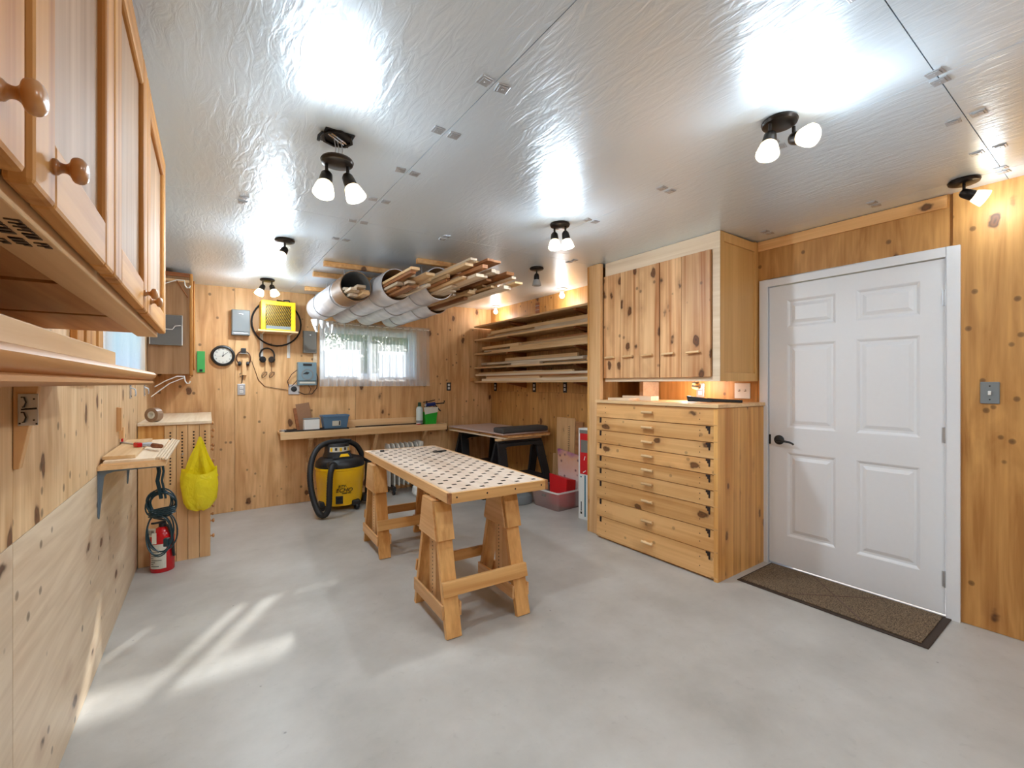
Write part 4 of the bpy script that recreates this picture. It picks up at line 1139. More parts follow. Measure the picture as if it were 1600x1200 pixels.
for s_, sz, z, aa, rad in (('RTY-', .036, .262, -101, .2225), ('ECHO', .056, .222, -97, .221), ('TANK VAC', .018, .19, -91, .2195)):
    a = R(aa)
    text_part('lettering', s_, sz, Matrix.Translation((rad * math.cos(a), rad * math.sin(a), z)) @ Matrix.Rotation(a + R(90), 4, 'Z') @ Matrix.Rotation(R(88), 4, 'X'), M_print, t, shear=.3, ext=.003)

# oil radiator behind the bench
t = thing('oil_radiator', 'cream finned oil radiator on wheels below the shelf', 'radiator', (2.05, 5.20, 0))
for k in range(7):
    x = -.20 + k * .058
    MB().prism([(-.10, .10), (.06, .10), (.075, .12), (.08, .55), (.05, .60), (-.06, .60), (-.10, .56)], 'x', x - .008, x + .008).build('fin', M_rad, t, bevel=.005)
B(.175, .225, -.10, .08, .11, .61).build('control_box', M_rad, t, bevel=.01)
for s in (-.16, .17):
    b_ = B(s - .02, s + .02, -.14, .12, .05, .10).build('foot', M_black, t, bevel=.006)
    for y in (-.11, .09):
        m = MB(); m.M = Matrix.Translation((s, y, .028)) @ Matrix.Rotation(R(90), 4, 'Y'); m.lathe([(0, -.012), (.028, -.012), (.028, .012), (0, .012)], 14); m.build('wheel', M_rubber, b_, smooth=True)
B(-.21, .21, -.02, .02, .30, .34).build('tie_bar', M_rad, t)
o = MB(); rows_ = []; r = random.Random(12)
for z, w, d_ in ((0, .22, .10), (.05, .25, .12), (.12, .22, .11), (.16, .12, .06), (.17, .01, .01)):
    rows_.append([((w + r.uniform(-.02, .02)) * math.cos(a), (d_ + r.uniform(-.015, .015)) * math.sin(a), z + r.uniform(-.012, .012) * (z > 0)) for a in [2 * PI * k / 16 for k in range(16)]])
o.grid(rows_, close_u=True); o = o.build('dust_sheet', M_whiteP, smooth=True); o.location = (2.27, 4.86, 0.001); tag(o, 'crumpled white plastic sheet on the floor by the radiator', 'plastic sheet')

# ------------------------------------------------------------------ work bench with pegged top on two trestles
TR = R(-3.2); TC = Vector((1.415, 2.90, 0))
def tl(x, y, z=0):
    c_, s_ = math.cos(TR), math.sin(TR)
    return (TC.x + x * c_ - y * s_, TC.y + x * s_ + y * c_, z)
hw, hl, zt, th = .318, .872, .75, .054
t = thing('perforated_bench_top', 'long pale bench top perforated with rows of holes', 'bench top', tl(0, 0, zt - th), TR)
NX, NY = 5, 14; px = 2 * hw / (NX + .55); py = 2 * hl / (NY + .6); hs = .0145
holes = []
for j in range(NY * 2):
    y = -hl + py * .55 + j * py / 2
    if y > hl - .04: break
    for i in range(NX):
        x = -hw + px * (.53 if j % 2 else 1.03) + i * px
        if abs(x) < hw - .03: holes.append((x, y))
xl = sorted({round(v, 5) for x, y in holes for v in (x - hs, x + hs)} | {-hw + .019, hw - .019})
yl = sorted({round(v, 5) for x, y in holes for v in (y - hs * .8, y + hs * .8)} | {-hl + .019, hl - .019})
hset = {(round(x, 4), round(y, 4)) for x, y in holes}
m = MB(); vid = {}
def vtx(x, y, z):
    k = (round(x, 5), round(y, 5), z)
    if k not in vid: vid[k] = len(m.v); m.v.append((x, y, z))
    return vid[k]
for i in range(len(xl) - 1):
    for j in range(len(yl) - 1):
        cx, cy = (xl[i] + xl[i + 1]) / 2, (yl[j] + yl[j + 1]) / 2
        q = [(xl[i], yl[j]), (xl[i + 1], yl[j]), (xl[i + 1], yl[j + 1]), (xl[i], yl[j + 1])]
        inside = any(abs(cx - x) < hs and abs(cy - y) < hs * .8 for x, y in holes)
        if not inside: m.f.append(tuple(vtx(x, y, th) for x, y in q))
topo = m.build('top_sheet', M_bench, t)
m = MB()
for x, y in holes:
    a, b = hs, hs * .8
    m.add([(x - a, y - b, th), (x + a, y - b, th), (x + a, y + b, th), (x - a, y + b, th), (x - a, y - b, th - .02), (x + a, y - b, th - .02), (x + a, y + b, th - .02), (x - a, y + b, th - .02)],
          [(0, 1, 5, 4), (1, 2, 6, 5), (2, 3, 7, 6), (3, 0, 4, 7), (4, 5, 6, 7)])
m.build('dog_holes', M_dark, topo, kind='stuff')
B(-hw + .019, hw - .019, -hl + .019, hl - .019, .012, .033).build('core_panel', M_bench, t)
B(-hw, -hw + .0188, -hl + .019, hl - .019, 0, th).build('side_edge', M_trestY, t, bevel=.001)
B(hw - .0188, hw, -hl + .019, hl - .019, 0, th).build('side_edge', M_trestY, t, bevel=.001)
B(-hw + .0191, hw - .0191, -hl, -hl + .0188, 0, th).build('end_edge', M_trestX, t, bevel=.001)
B(-hw + .0191, hw - .0191, hl - .0188, hl, 0, th).build('end_edge', M_trestX, t, bevel=.001)
for sx in (-1, 1):
    for sy in (-1, 1):
        x0, y0 = sx * (hw - .0095), sy * (hl - .0095)
        B(x0 - .0095, x0 + .0095, y0 - .0095, y0 + .0095, 0, th).build('corner_block', M_lumbD, t)
m = MB()
for k in range(4):
    x = -.27 + k * .18
    m.M = Matrix.Translation((x, -hl - .0002, .03)) @ Matrix.Rotation(R(90), 4, 'X'); m.lathe([(0, 0), (.005, 0), (.005, .0008), (0, .0008)], 10)
m.build('plug', M_dark, t)
o = B(-.06, .06, -.014, .014, 0, .012).build('dark_tool_bar', M_black, bevel=.003); o.location = tl(.20, .47, zt + .0005); o.rotation_euler = (0, 0, TR + R(10)); tag(o, 'small black bar lying on the far right of the bench top', 'tool')
o = MB().lathe([(0, 0), (.018, 0), (.018, .012), (0, .014)], 14).build('black_peg', M_black, smooth=True); o.location = tl(-.20, .74, zt + .0005); tag(o, 'round black peg in the far left of the bench top', 'peg')

def trestle(label, yc):
    t = thing('trestle', label, 'trestle', tl(-.07, yc, 0), TR, group='wooden trestles under the bench top')
    for sx in (-1, 1):
        x = sx * .215
        for sy in (-1, 1):
            MB().beam((x, sy * .232, 0.0), (x, sy * .058, .66), .085, .030).build('leg', M_trestZ, t, bevel=.002)
            MB().beam((x, sy * (.1165 + .021), .475), (x, sy * (.0625 + .021), .675), .094, .020).build('cap_board', M_trestZ, t, bevel=.002)
        cp = [(-.125, .475), (.125, .475), (.070, .68), (-.070, .68)]
        for s2 in (-1, 1):
            xx = x + s2 * .0495
            MB().prism(cp, 'x', xx - .006, xx + .006).build('gusset', M_trestY, t, bevel=.001)
            MB().box(xx - .0062, xx + .0062, -.212, .212, .092, .165).build('side_stretcher', M_trestY, t, bevel=.003)
        B(x - .043, x + .043, -.066, .066, .660, .678).build('cap_top', M_trestY, t, bevel=.002)
        ps = B(x - .022, x + .022, -.045, .045, .10, .694).build('perforated_post', M_pineZ, t, bevel=.001)
        m = MB()
        for k in range(17):
            z = .13 + k * .0215
            for s2 in (-1, 1):
                m.M = Matrix.Translation((x + s2 * .0222, 0, z)) @ Matrix.Rotation(R(90), 4, 'Y'); m.lathe([(0, -.0004), (.0045, -.0004), (.0045, .0004), (0, .0004)], 8)
        m.build('peg_holes', M_dark, ps, kind='stuff')
        m = MB(); m.tube([(x - sx * .0, -.05, .684), (x, .05, .684)], .004, 8); m.build('height_pin', M_steel, t)
    for sy in (-1, 1):
        z0, z1 = .205, .275; ya = sy * (.178 + .019); yb = sy * (.1595 + .019)
        MB().hexa([(-.262, ya, z0), (.262, ya, z0), (.262, ya + sy * .020, z0), (-.262, ya + sy * .020, z0), (-.262, yb, z1), (.262, yb, z1), (.262, yb + sy * .020, z1), (-.262, yb + sy * .020, z1)]).build('long_stretcher', M_trestX, t, bevel=.002)
    return t
trestle('honey wooden trestle under the near end of the bench top', -.632)
trestle('honey wooden trestle under the far end of the bench top', .60)

# ------------------------------------------------------------------ black plastic sawhorses and the sheet stack
def sawhorse(label, xc, yc, W):
    t = thing('plastic_sawhorse', label, 'sawhorse', (xc, yc, 0), group='black plastic sawhorses')
    w = W / 2
    B(-w, w, -.03, .03, .66, .685).build('top_beam', M_black, t, bevel=.004)
    for sy in (-1, 1):
        def P3(x, z): return (x, sy * (.04 + (.66 - z) * .30), z)
        fr = MB()
        def slab(poly):
            n = len(poly); vs_ = [P3(x, z) for x, z in poly] + [(p_[0], p_[1] - sy * .035, p_[2]) for p_ in [P3(x, z) for x, z in poly]]
            fr.add(vs_, [tuple(range(n)), tuple(range(n, 2 * n))[::-1]] + [(i, (i + 1) % n, n + (i + 1) % n, n + i) for i in range(n)])
        slab([(-w, .66), (w, .66), (w, .60), (w - .08, .60), (w - .12, .62), (-w + .12, .62), (-w + .08, .60), (-w, .60)])
        slab([(-w - .045, .0), (-w + .045, .0), (-w + .10, .60), (-w, .60)])
        slab([(w - .045, .0), (w + .045, .0), (w, .60), (w - .10, .60)])
        slab([(-w + .06, .21), (w - .06, .21), (w - .075, .29), (-w + .075, .29)])
        fr.build('leg_frame', M_black, t, bevel=.004)
    B(-w + .06, w - .06, -.12, .12, .275, .292).build('tray', M_black, t, bevel=.003)
    B(-w, w, -.025, .025, .6855, .71).build('wooden_cap', M_pineX, t, bevel=.002)
    return t
sawhorse('black plastic sawhorse with a tray shelf, nearer the tote', 2.985, 4.08, .62)
sawhorse('black plastic sawhorse nearer the back wall under the sheet stack', 3.08, 5.10, .60)
def sheet(label, x0, x1, y0, y1, z0, z1, mat, rz=0.0):
    o = B(-(x1 - x0) / 2, (x1 - x0) / 2, -(y1 - y0) / 2, (y1 - y0) / 2, 0, z1 - z0).build('stacked_sheet', mat, bevel=.002)
    o.location = ((x0 + x1) / 2, (y0 + y1) / 2, z0); o.rotation_euler = (0, 0, rz); tag(o, label, 'sheet', 'sheets stacked on the black sawhorses'); return o
sheet('pale sheet at the bottom of the stack on the sawhorses', 2.70, 3.36, 4.00, 5.22, .7105, .724, M_pale, R(2))
sheet('orange-brown panel second from the bottom on the sawhorses', 2.74, 3.36, 3.96, 5.20, .7245, .741, M_firY, R(1))
sheet('thin brown panel in the middle of the sawhorse stack', 2.72, 3.37, 3.97, 5.18, .7415, .753, M_lumbD)
sheet('pinkish laminate sheet on the sawhorse stack', 2.70, 3.36, 4.02, 5.24, .7535, .768, M_pink, R(1.5))
o = B(-.32, .325, -.10, .10, 0, .06).build('foam_slab', M_foam, bevel=.018); o.location = (3.03, 4.10, .7685); tag(o, 'dark grey foam slab on the near end of the sheet stack', 'foam slab')

# boards leaning on right wall, tote and boxes
def leaner(label, y0, y1, h_, mat, dx, th_=.018, text=None):
    o = thing('leaning_board', label, 'board', (XR - dx, (y0 + y1) / 2, 0), rot=(0, math.atan2(dx - th_ - .004, h_), 0), group='boards leaning on the right wall')
    b_ = B(0, th_, -(y1 - y0) / 2, (y1 - y0) / 2, 0.006, h_).build('board', mat, o, bevel=.001)
    if text:
        m = MB(); r = random.Random(9)
        for k in range(16):
            z = h_ - .10 - k * .021
            m.box(-.0012, -.0002, -.07 + r.uniform(-.004, .004), -.045, z, z + .006).box(-.0012, -.0002, -.07, -.064, z, z + .015)
        m.build('ink_stamp', M_stamp, b_, label='faded vertical ink stamp')
    return o
leaner('wide pine board with an ink stamp leaning beside the sawhorse', 3.62, 3.92, .93, M_pineZ, .046, text=True)
leaner('narrow dark-edged board leaning on the right wall by the print', 3.49, 3.605, .90, M_lumbD, .046)
leaner('short pine board leaning behind the flowered print', 3.20, 3.47, .62, M_pineZ, .046)
leaner('thin pine strip leaning nearest the black sawhorse', 3.935, 3.99, .50, M_pineZ, .046)

t = thing('clear_tote', 'clear plastic storage tote on the floor beside the sawhorse', 'tote', (3.175, 3.64, 0), R(3))
def rrc(wx, wy, z, c=.03):
    pts = []
    for sx, sy, a0 in ((1, 1, 0), (-1, 1, 90), (-1, -1, 180), (1, -1, 270)):
        for k in range(4):
            a = R(a0 + 30 * k); pts.append((sx * (wx - c) + c * math.cos(a), sy * (wy - c) + c * math.sin(a), z))
    return pts
m = MB(); m.grid([rrc(.165, .185, 0), rrc(.17, .19, .01), rrc(.195, .215, .195)], close_u=True); m.add(rrc(.165, .185, 0), [tuple(range(16))])
m.build('tub', M_clear, t, smooth=True)
m = MB(); m.grid([rrc(.196, .216, .185), rrc(.206, .226, .185), rrc(.206, .226, .20), rrc(.194, .214, .20)], close_u=True); m.build('rim', M_whiteP, t)
B(-.2, -.192, -.03, .03, .13, .155).build('grip', M_greyd, t, bevel=.003)
t = thing('red_box', 'bright red cardboard box standing in the clear tote', 'box', (3.20, 3.60, .012), R(3))
m = MB(); m.hexa([(-.06, -.13, 0), (.07, -.13, 0), (.07, .11, 0), (-.06, .11, 0), (-.065, -.145, .31), (.075, -.145, .28), (.075, .12, .29), (-.065, .12, .335)]); m.build('box_body', M_redp, t, bevel=.004)
t = thing('flowered_print', 'purple and white flowered picture bag behind the red box', 'gift bag', (3.298, 3.60, .012), R(3))
m = MB(); m.hexa([(-.005, -.14, .0), (.03, -.14, .0), (.03, .14, .0), (-.005, .14, .0), (.0, -.19, .53), (.035, -.19, .53), (.035, .165, .58), (.0, .165, .58)]); m.build('bag_body', M_floral, t, bevel=.004)
o = MB(); rows_ = []
for z, w, d_ in ((0, .13, .07), (.03, .15, .085), (.09, .14, .08), (.12, .07, .04), (.125, .01, .01)):
    rows_.append([(w * math.cos(a), d_ * math.sin(a), z) for a in [2 * PI * k / 20 for k in range(20)]])
o.grid(rows_, close_u=True); o = o.build('folded_bag', M_greyb, smooth=True); o.location = (2.90, 3.92, .001); tag(o, 'crumpled grey-white bag on the floor left of the tote', 'bag')

t = thing('tall_carton', 'tall white carton with red picture and teal stripe beside the post', 'carton', (3.06, 3.05, 0), R(6))
B(0, .10, -.16, .125, 0, .885).build('box_body', M_whiteP, t, bevel=.002)
def face(y0, y1, z0, z1, mt, nm, o_=.001): return B(-o_ - .0006, -.0003, y0, y1, z0, z1).build(nm, mt, t)
face(-.15, .105, .44, .865, M_redp, 'red_print')
face(-.15, .095, .65, .77, M_greyd, 'grey_print', .0016)
face(.075, .10, .60, .85, M_tealp, 'dark_corner_print', .0014) if False else None
face(.035, .05, .03, .43, M_tealp, 'teal_stripe')
face(-.15, .11, .835, .868, M_greyd, 'top_print', .0022)
m = MB(); r = random.Random(10)
for k in range(10):
    y, z = r.uniform(-.12, .05), r.uniform(.46, .60); m.M = Matrix.Translation((-.002, y, z)) @ Matrix.Rotation(r.uniform(0, 3), 4, 'X'); m.box(-.001, 0, -.02, .02, -.004, .004)
m.build('white_sprig_print', M_whiteP, t, kind='stuff')
B(-.0016, -.0003, .085, .095, .08, .17).build('lettering', M_print, t); B(-.0016, -.0003, .08, .10, .05, .072).build('emblem', M_print, t); B(-.0016, -.0003, .085, .10, .405, .418).build('mark', M_tealp, t)

# ------------------------------------------------------------------ big drawer chest, upper cabinet and post
t = thing('drawer_chest', 'large knotty fir chest of nine shallow drawers beside the door', 'chest of drawers', (2.80, 1.605, 0))
B(.025, .636, .03, 1.09, .0, 1.15).build('carcass', M_firZ, t)
e = [.0, .09, .19, .30, .40, .50, .575, .636]
for k in range(7):
    B(max(e[k], .0) + .0004, e[k + 1] - .0004, 0, .029, 0, 1.152).build('side_board', M_firZ, t, bevel=.0006)
B(-.012, .637, -.012, 1.093, 1.155, 1.178).build('top_board', M_pineY, t, bevel=.002)
ze = [1.152, 1.031, .921, .811, .706, .600, .491, .338, .188, .012]
for k in range(9):
    z1, z0 = ze[k], ze[k + 1]
    d_ = MB().hexa([(.0, .0008 if k else .001, z0 + .004), (.0245, .0008, z0 + .004), (.0245, 1.092, z0 + .004), (.0, 1.092, z0 + .004), (.006, .0008, z1), (.0245, .0008, z1), (.0245, 1.092, z1), (.006, 1.092, z1)]).build('drawer', M_firY, t, bevel=.0015)
    zm = (z0 + z1) / 2 + .008
    m = MB(); m.tube([(-.022, .50, zm), (-.022, .60, zm)], .010, 12); m.box(-.018, .004, .512, .53, zm - .006, zm + .006).box(-.018, .004, .57, .588, zm - .006, zm + .006)
    m.build('handle', M_pineY, d_, smooth=True, label='round wooden pull')
    if k:
        for ya, sg in ((.055, 1), (1.055, -1)):
            m = MB(); m.box(.0015, .0065, ya, ya + sg * .02, z1 - .03, z1 - .002).box(.0012, .0062, ya - sg * .0, ya + sg * .011, z1 - .052, z1 - .03).box(.0018, .0068, ya + sg * .02, ya + sg * .031, z1 - .016, z1 - .002)
            if sg < 0: m = MB().box(.0015, .0065, ya - .018, ya, z1 - .045, z1 - .002)
            m.build('slide_slot', M_dark, d_)
    m = MB()
    for ya in (.13, .99):
        for zz in (.35, .7):
            z = z0 + (z1 - z0) * zz; xx = .006 * zz
            m.M = Matrix.Translation((xx - .0003, ya, z)) @ Matrix.Rotation(R(90), 4, 'Y'); m.lathe([(0, -.001), (.0035, -.001), (.0035, .001), (0, .001)], 8)
    m.build('screw', M_dark, d_)

t = thing('knotty_wall_cabinet', 'wall cabinet with five knotty cedar doors above the drawer chest', 'cabinet', (2.915, 1.652, 1.335))
zt_ = zc(2.92) - 1.335 - .002; DW = 1.045
B(.004, .523, .022, DW, .005, zt_ - .004).build('carcass', M_maple, t)
m = B(.0, .05, 0, .021, 0, zt_).build('side_stile', M_maple, t, bevel=.001)
B(.475, .523, 0, .021, 0, zt_ + .008).build('side_stile', M_maple, t, bevel=.001)
B(.0505, .4745, 0, .021, 0, .06).build('side_rail', M_maple, t, bevel=.001)
B(.0505, .4745, 0, .021, zt_ - .065, zt_).build('side_rail', M_maple, t, bevel=.001)
B(.0505, .4745, .010, .0205, .061, zt_ - .066).build('side_panel', M_maple, t)
B(-.004, .003, 0, DW, zt_ - .115, zt_).build('fascia', M_pale, t)
B(-.004, .003, 0, DW, .0, .034).build('bottom_rail', M_pale, t)
B(-.004, .003, 0, .055, .035, zt_ - .116).build('face_stile', M_pale, t)
de = [.0585, .282, .470, .662, .855, 1.045]
for k in range(5):
    gp = .004 if k in (1, 2) else .0012
    d_ = B(-.026, -.0045, de[k] + (gp if k == 2 else .001), de[k + 1] - (gp if k == 1 else .001), .030, .912).build('door', M_cedar, t, bevel=.0015)
    ym = (de[k] + de[k + 1]) / 2 + .01
    m = MB(); m.tube([(-.045, ym - .05, .208), (-.045, ym + .05, .205)], .009, 10); m.box(-.042, -.026, ym - .03, ym - .014, .200, .213).box(-.042, -.026, ym + .014, ym + .03, .200, .213)
    m.build('handle', M_pineY, d_, smooth=True, label='round wooden pull')
o = MB().hexa([(2.85, 2.702, 0), (3.438, 2.702, 0), (3.438, 2.852, 0), (2.85, 2.852, 0), (2.85, 2.702, zc(2.85) - .002), (3.438, 2.702, zc(3.438) - .002), (3.438, 2.852, zc(3.438) - .002), (2.85, 2.852, zc(2.85) - .002)])
t = thing('end_post', 'full-height wooden end post between the chest and the lumber rack', 'post', (2.85, 2.777, 0))
MB().hexa([(0, -.074, 0), (.038, -.074, 0), (.038, .056, 0), (0, .056, 0), (0, -.074, zc(2.85) - .002), (.038, -.074, zc(2.88) - .002), (.038, .056, zc(2.88) - .002), (0, .056, zc(2.85) - .002)]).build('face_board', M_pineZ, t, bevel=.003)
MB().hexa([(.0385, .02, 0), (.588, .02, 0), (.588, .04, 0), (.0385, .04, 0), (.0385, .02, zc(2.89) - .002), (.588, .02, zc(3.43) - .002), (.588, .04, zc(3.43) - .002), (.0385, .04, zc(2.89) - .002)]).build('partition', M_plyR, t)
B(.0, .03, .0565, .078, .0, 2.36).build('edge_strip', M_firZ, t, bevel=.001)

# niche items
for lab, a in (('pale board offcut lying at the far end of the drawer chest', (2.86, 3.0, 2.40, 2.62, 1.1785, 1.198)), ('pale board lying on top of the drawer chest offcut', (3.02, 3.12, 2.30, 2.60, 1.1785, 1.215))):
    o = B(*a).build('board_offcut', M_pale, bevel=.001); tag(o, lab, 'board')
o = B(3.20, 3.42, 2.52, 2.56, 1.179, 1.333).build('upright_offcut', M_pale); tag(o, 'upright pale panel at the far end of the lit niche', 'panel')
t = thing('dust_brush', 'black bench brush lying on the drawer chest by the door', 'brush', (3.06, 1.80, 1.1785), R(-62))
m = MB(); r = random.Random(1)
m.hexa([(-.16, -.03, .006), (.0, -.02, .004), (.0, .02, .004), (-.16, .03, .006), (-.17, -.028, .05), (.0, -.012, .026), (.0, .012, .026), (-.17, .028, .05)])
m.build('bristles', M_rubber, t, bevel=.004)
MB().tube([(-.03, 0, .018), (.06, 0, .016), (.20, 0, .012)], [.016, .012, .010], 12).build('handle', M_black, t, smooth=True)
outlet('steel-plated outlet in the lit niche behind the lamp', 2.12, 1.262, 'right', M_steel, group=None)
t = thing('switch_plate', 'square white double switch plate in the niche beside the door', 'switch', (XR, 1.77, 1.262), R(-90))
B(-.06, .06, -.008, -.0005, -.06, .06).build('plate', M_whiteP, t, bevel=.003)
for x in (-.023, .023):
    B(x - .005, x + .005, -.018, -.0082, .0, .013).build('toggle', M_whiteP, t, bevel=.002)
    B(x - .008, x + .008, -.0095, -.0082, -.004, .004).build('toggle_slot', M_cordb, t)
t = thing('light_switch', 'grey steel light switch plate on the wall right of the door', 'switch', (XR, .456, 1.268), R(-90))
B(-.036, .036, -.01, -.0005, -.058, .058).build('plate', M_greyb, t, bevel=.004)
B(-.006, .006, -.02, -.0102, -.012, .010).build('toggle', M_whiteP, t, bevel=.002)
m = MB(); m.box(-.003, .003, -.0112, -.0102, .033, .039).box(-.003, .003, -.0112, -.0102, -.039, -.033); m.build('screw', M_blackm, t)
# chrome niche lamp
t = thing('niche_lamp', 'small chrome globe lamp fixed under the knotty cabinet', 'lamp', (3.22, 2.03, 1.333))
MB().lathe([(0, -.001), (.03, -.001), (.03, -.008), (0, -.008)], 20).build('base', M_chrome, t, smooth=True)
m = MB(); m.M = Matrix.Translation((0, -.01, -.034)) @ Matrix.Rotation(R(-75), 4, 'X'); m.lathe([(0, -.030), (.018, -.026), (.028, -.013), (.031, 0), (.031, .022), (.029, .022), (.029, 0), (.02, -.02), (0, -.026)], 24); m.build('shade', M_chrome, t, smooth=True)
m = MB(); m.M = Matrix.Translation((0, .012, -.030)); m.lathe([(0, -.016), (.011, -.011), (.016, 0), (.011, .011), (0, .016)], 16); m.build('bulb', M_bulb, t, smooth=True)
def point(parent, loc, w, rad=.02, col=(1, .93, .82)):
    d = bpy.data.lights.new('lamp_light', 'POINT'); d.energy = w; d.shadow_soft_size = rad; d.color = col
    o = bpy.data.objects.new('lamp_light', d); COL.objects.link(o); o.parent = parent; o.location = loc; return o
point(t, (0, .055, -.035), 3.2, .012, (.93, .98, 1.0))

# doormat
t = thing('doormat', 'brown ribbed doormat with a dark rubber border at the white door', 'doormat', (3.192, 1.078, 0))
B(-.242, .242, -.478, .478, .0005, .006).build('rubber_border', plain('dark_brown_rubber', srgb(58, 42, 30), .7, noise=.15), t, bevel=.002)
pf = B(-.215, .225, -.445, .462, .0062, .011).build('pile_field', M_mat, t, bevel=.002)
m = MB()
for k in range(-3, 4):
    for sg in (-1, 1):
        x0, x1 = -.213, .223; y0 = k * .30 - .2 * sg; y1 = k * .30 + .2 * sg
        if max(abs(y0), abs(y1)) > .44: continue
        m.beam((x0, y0, .0115), (x1, y1, .0115), .006, .0016, (0, 1, 0))
m.build('pattern_lines', M_cordb, pf)

# ------------------------------------------------------------------ lumber rack on the right wall
t = thing('lumber_rack', 'five-tier wooden lumber rack on the right wall', 'rack', (XR, 2.87, 1.34))
SZ = [1.355, 1.545, 1.735, 1.93, 2.115]; SX = 3.13
for k, z in enumerate(SZ):
    B(SX - XR, -.002, .0, 2.46, z - .020 - 1.34, z - 1.34).build('shelf_board', M_pineY, t, bevel=.001)
    for y in (.45, 1.66):
        MB().prism([(-.002, z - .09 - 1.34), (-.002, z - .0205 - 1.34), (SX - XR + .02, z - .0205 - 1.34), (SX - XR + .02, z - .035 - 1.34)], 'y', y, y + .035).build('bracket_arm', M_brownX, t, bevel=.001)
for y in (.452, 1.662):
    B(-.024, -.0022, y + .0352, y + .066, .0, .75).build('upright', M_dark, t)
r = random.Random(21)
nth = ['lowest', 'second', 'third', 'fourth']
ORD = ['first', 'second', 'third', 'fourth', 'fifth', 'sixth', 'seventh', 'eighth', 'ninth', 'tenth', 'eleventh', 'twelfth']
TONE = {M_lumb: 'pale', M_pineY: 'honey', M_lumbD: 'dark brown'}
for k in range(4):
    z = SZ[k]; gap = SZ[k + 1] - SZ[k] - .022
    x = SX + .012; n = 0
    while x < XR - .04:
        w = r.uniform(.022, .06); zz = z + .0005; n += 1
        stack = r.choice((3, 4, 4, 5)) if k == 0 else r.choice((2, 2, 3, 4))
        for q in range(stack):
            hgt = r.uniform(.016, .038)
            if zz + hgt > z + gap * (.88 - .42 * (x - SX) / (XR - SX)) or x + w > XR - .03: break
            y0 = 2.90 + r.uniform(0, .5) * (r.random() < .6); y1 = min(5.32, y0 + r.uniform(.9, 2.3))
            if r.random() < .25: y0, y1 = y0 + 1.0, min(5.33, y0 + 1.0 + r.uniform(.5, 1.3))
            mt = M_lumbD if r.random() < .13 else (M_pineY if r.random() < .3 else M_lumb)
            o = B(0, w, 0, y1 - y0, 0, hgt).build('rack_board', mt, bevel=.001)
            o.location = (x, y0, zz); tag(o, '%s board on the %s rack tier, %s pile from the front, %s up' % (TONE[mt], nth[k], ORD[n - 1], ORD[q]), 'board', 'boards on the %s tier of the lumber rack' % nth[k])
            zz += hgt + .0004
        x += w + .004
def rblock(lab, a, mat, nm='wood_block', cat='block'):
    o = B(*a).build(nm, mat, bevel=.002); tag(o, lab, cat); return o
# end boards sticking out of lowest tier
o = B(-.02, .02, 0, .12, 0, .045).build('stub_block', M_firY, bevel=.002); o.location = (3.10, 5.24, 1.3555); tag(o, 'orange stub block poking out at the far end of the lowest tier', 'block')
t = thing('plastic_tub', 'small grey plastic tub at the near end of the fourth tier', 'tub', (3.20, 3.12, 2.0005))
MB().lathe([(0, 0), (.04, 0), (.052, .085), (.055, .085), (.055, .09), (.05, .09), (.036, .006), (0, .006)], 20).build('tub_body', M_greyb, t, smooth=True)
t = thing('slotted_rail', 'narrow dark strip with rings on the wall above the lumber rack', 'strip', (XR, 4.30, 2.15), R(-90))
B(-.035, .035, -.012, -.0005, 0, .17).build('strip', M_brownX, t)
for k in range(3): B(-.036, .036, -.014, -.0122, .03 + k * .05, .036 + k * .05).build('ring', M_steel, t)
t = thing('slotted_rail', 'narrow dark strip on the wall above the rack beside the end post', 'strip', (XR, 3.02, 2.15), R(-90))
B(-.035, .035, -.012, -.0005, 0, .17).build('strip', M_brownX, t)
for k in range(2): B(-.036, .036, -.014, -.0122, .05 + k * .06, .056 + k * .06).build('ring', M_redp, t)
for y, lab in ((5.26, 'dark-plated outlet under the rack nearest the back corner'), (4.37, 'dark-plated outlet under the middle of the lumber rack'), (3.80, 'dark-plated outlet under the rack right of the middle one')):
    outlet(lab, y, 1.275, 'right', M_black, .030, .06)
t = thing('power_strip', 'white six-way socket block under the rack beside the end post', 'power strip', (XR, 3.21, 1.262), R(-90))
B(-.075, .075, -.03, -.0005, -.06, .06).build('case', M_whiteP, t, bevel=.005)
for x in (-.045, 0, .045):
    for z in (-.025, .028):
        m = MB(); m.box(x - .008, x - .004, -.0312, -.0302, z - .006, z + .006).box(x + .004, x + .008, -.0312, -.0302, z - .006, z + .006).box(x - .003, x + .003, -.0312, -.0302, z - .014, z - .009); m.build('socket', M_black, t)

# ------------------------------------------------------------------ tubes of offcuts hung from the ceiling
for lab, x0, x1, y in (('pine cleat on the ceiling over the mouths of the hanging tubes', .84, 1.62, 3.83), ('pine cleat on the ceiling over the left side of the tubes', .84, 1.45, 4.25), ('short pine cleat on the ceiling over the right-hand tube', 1.45, 1.80, 3.36), ('pine cleat on the ceiling at the far end of the tubes', .9, 2.2, 4.95)):
    m = MB().hexa([(x0, y, zc(x0) - .040), (x1, y, zc(x1) - .040), (x1, y + .045, zc(x1) - .040), (x0, y + .045, zc(x0) - .040), (x0, y, zc(x0) - .001), (x1, y, zc(x1) - .001), (x1, y + .045, zc(x1) - .001), (x0, y + .045, zc(x0) - .001)])
    o = m.build('ceiling_cleat', M_firY, bevel=.002); tag(o, lab, 'cleat', 'cleats on the ceiling')
tubes = [(1.055, 2.115, 3.70, 5.05, .125, 'left'), (1.325, 2.125, 3.50, 5.16, .130, 'second'), (1.60, 2.130, 3.28, 5.20, .130, 'third'), (1.885, 2.120, 3.92, 5.18, .125, 'right')]
ttxt = {'left': 'leftmost hanging tube, its brown mouth open with a few offcuts', 'second': 'second hanging silver tube of offcuts from the left', 'third': 'third hanging silver tube of offcuts from the left', 'right': 'rightmost hanging silver tube over the window end'}
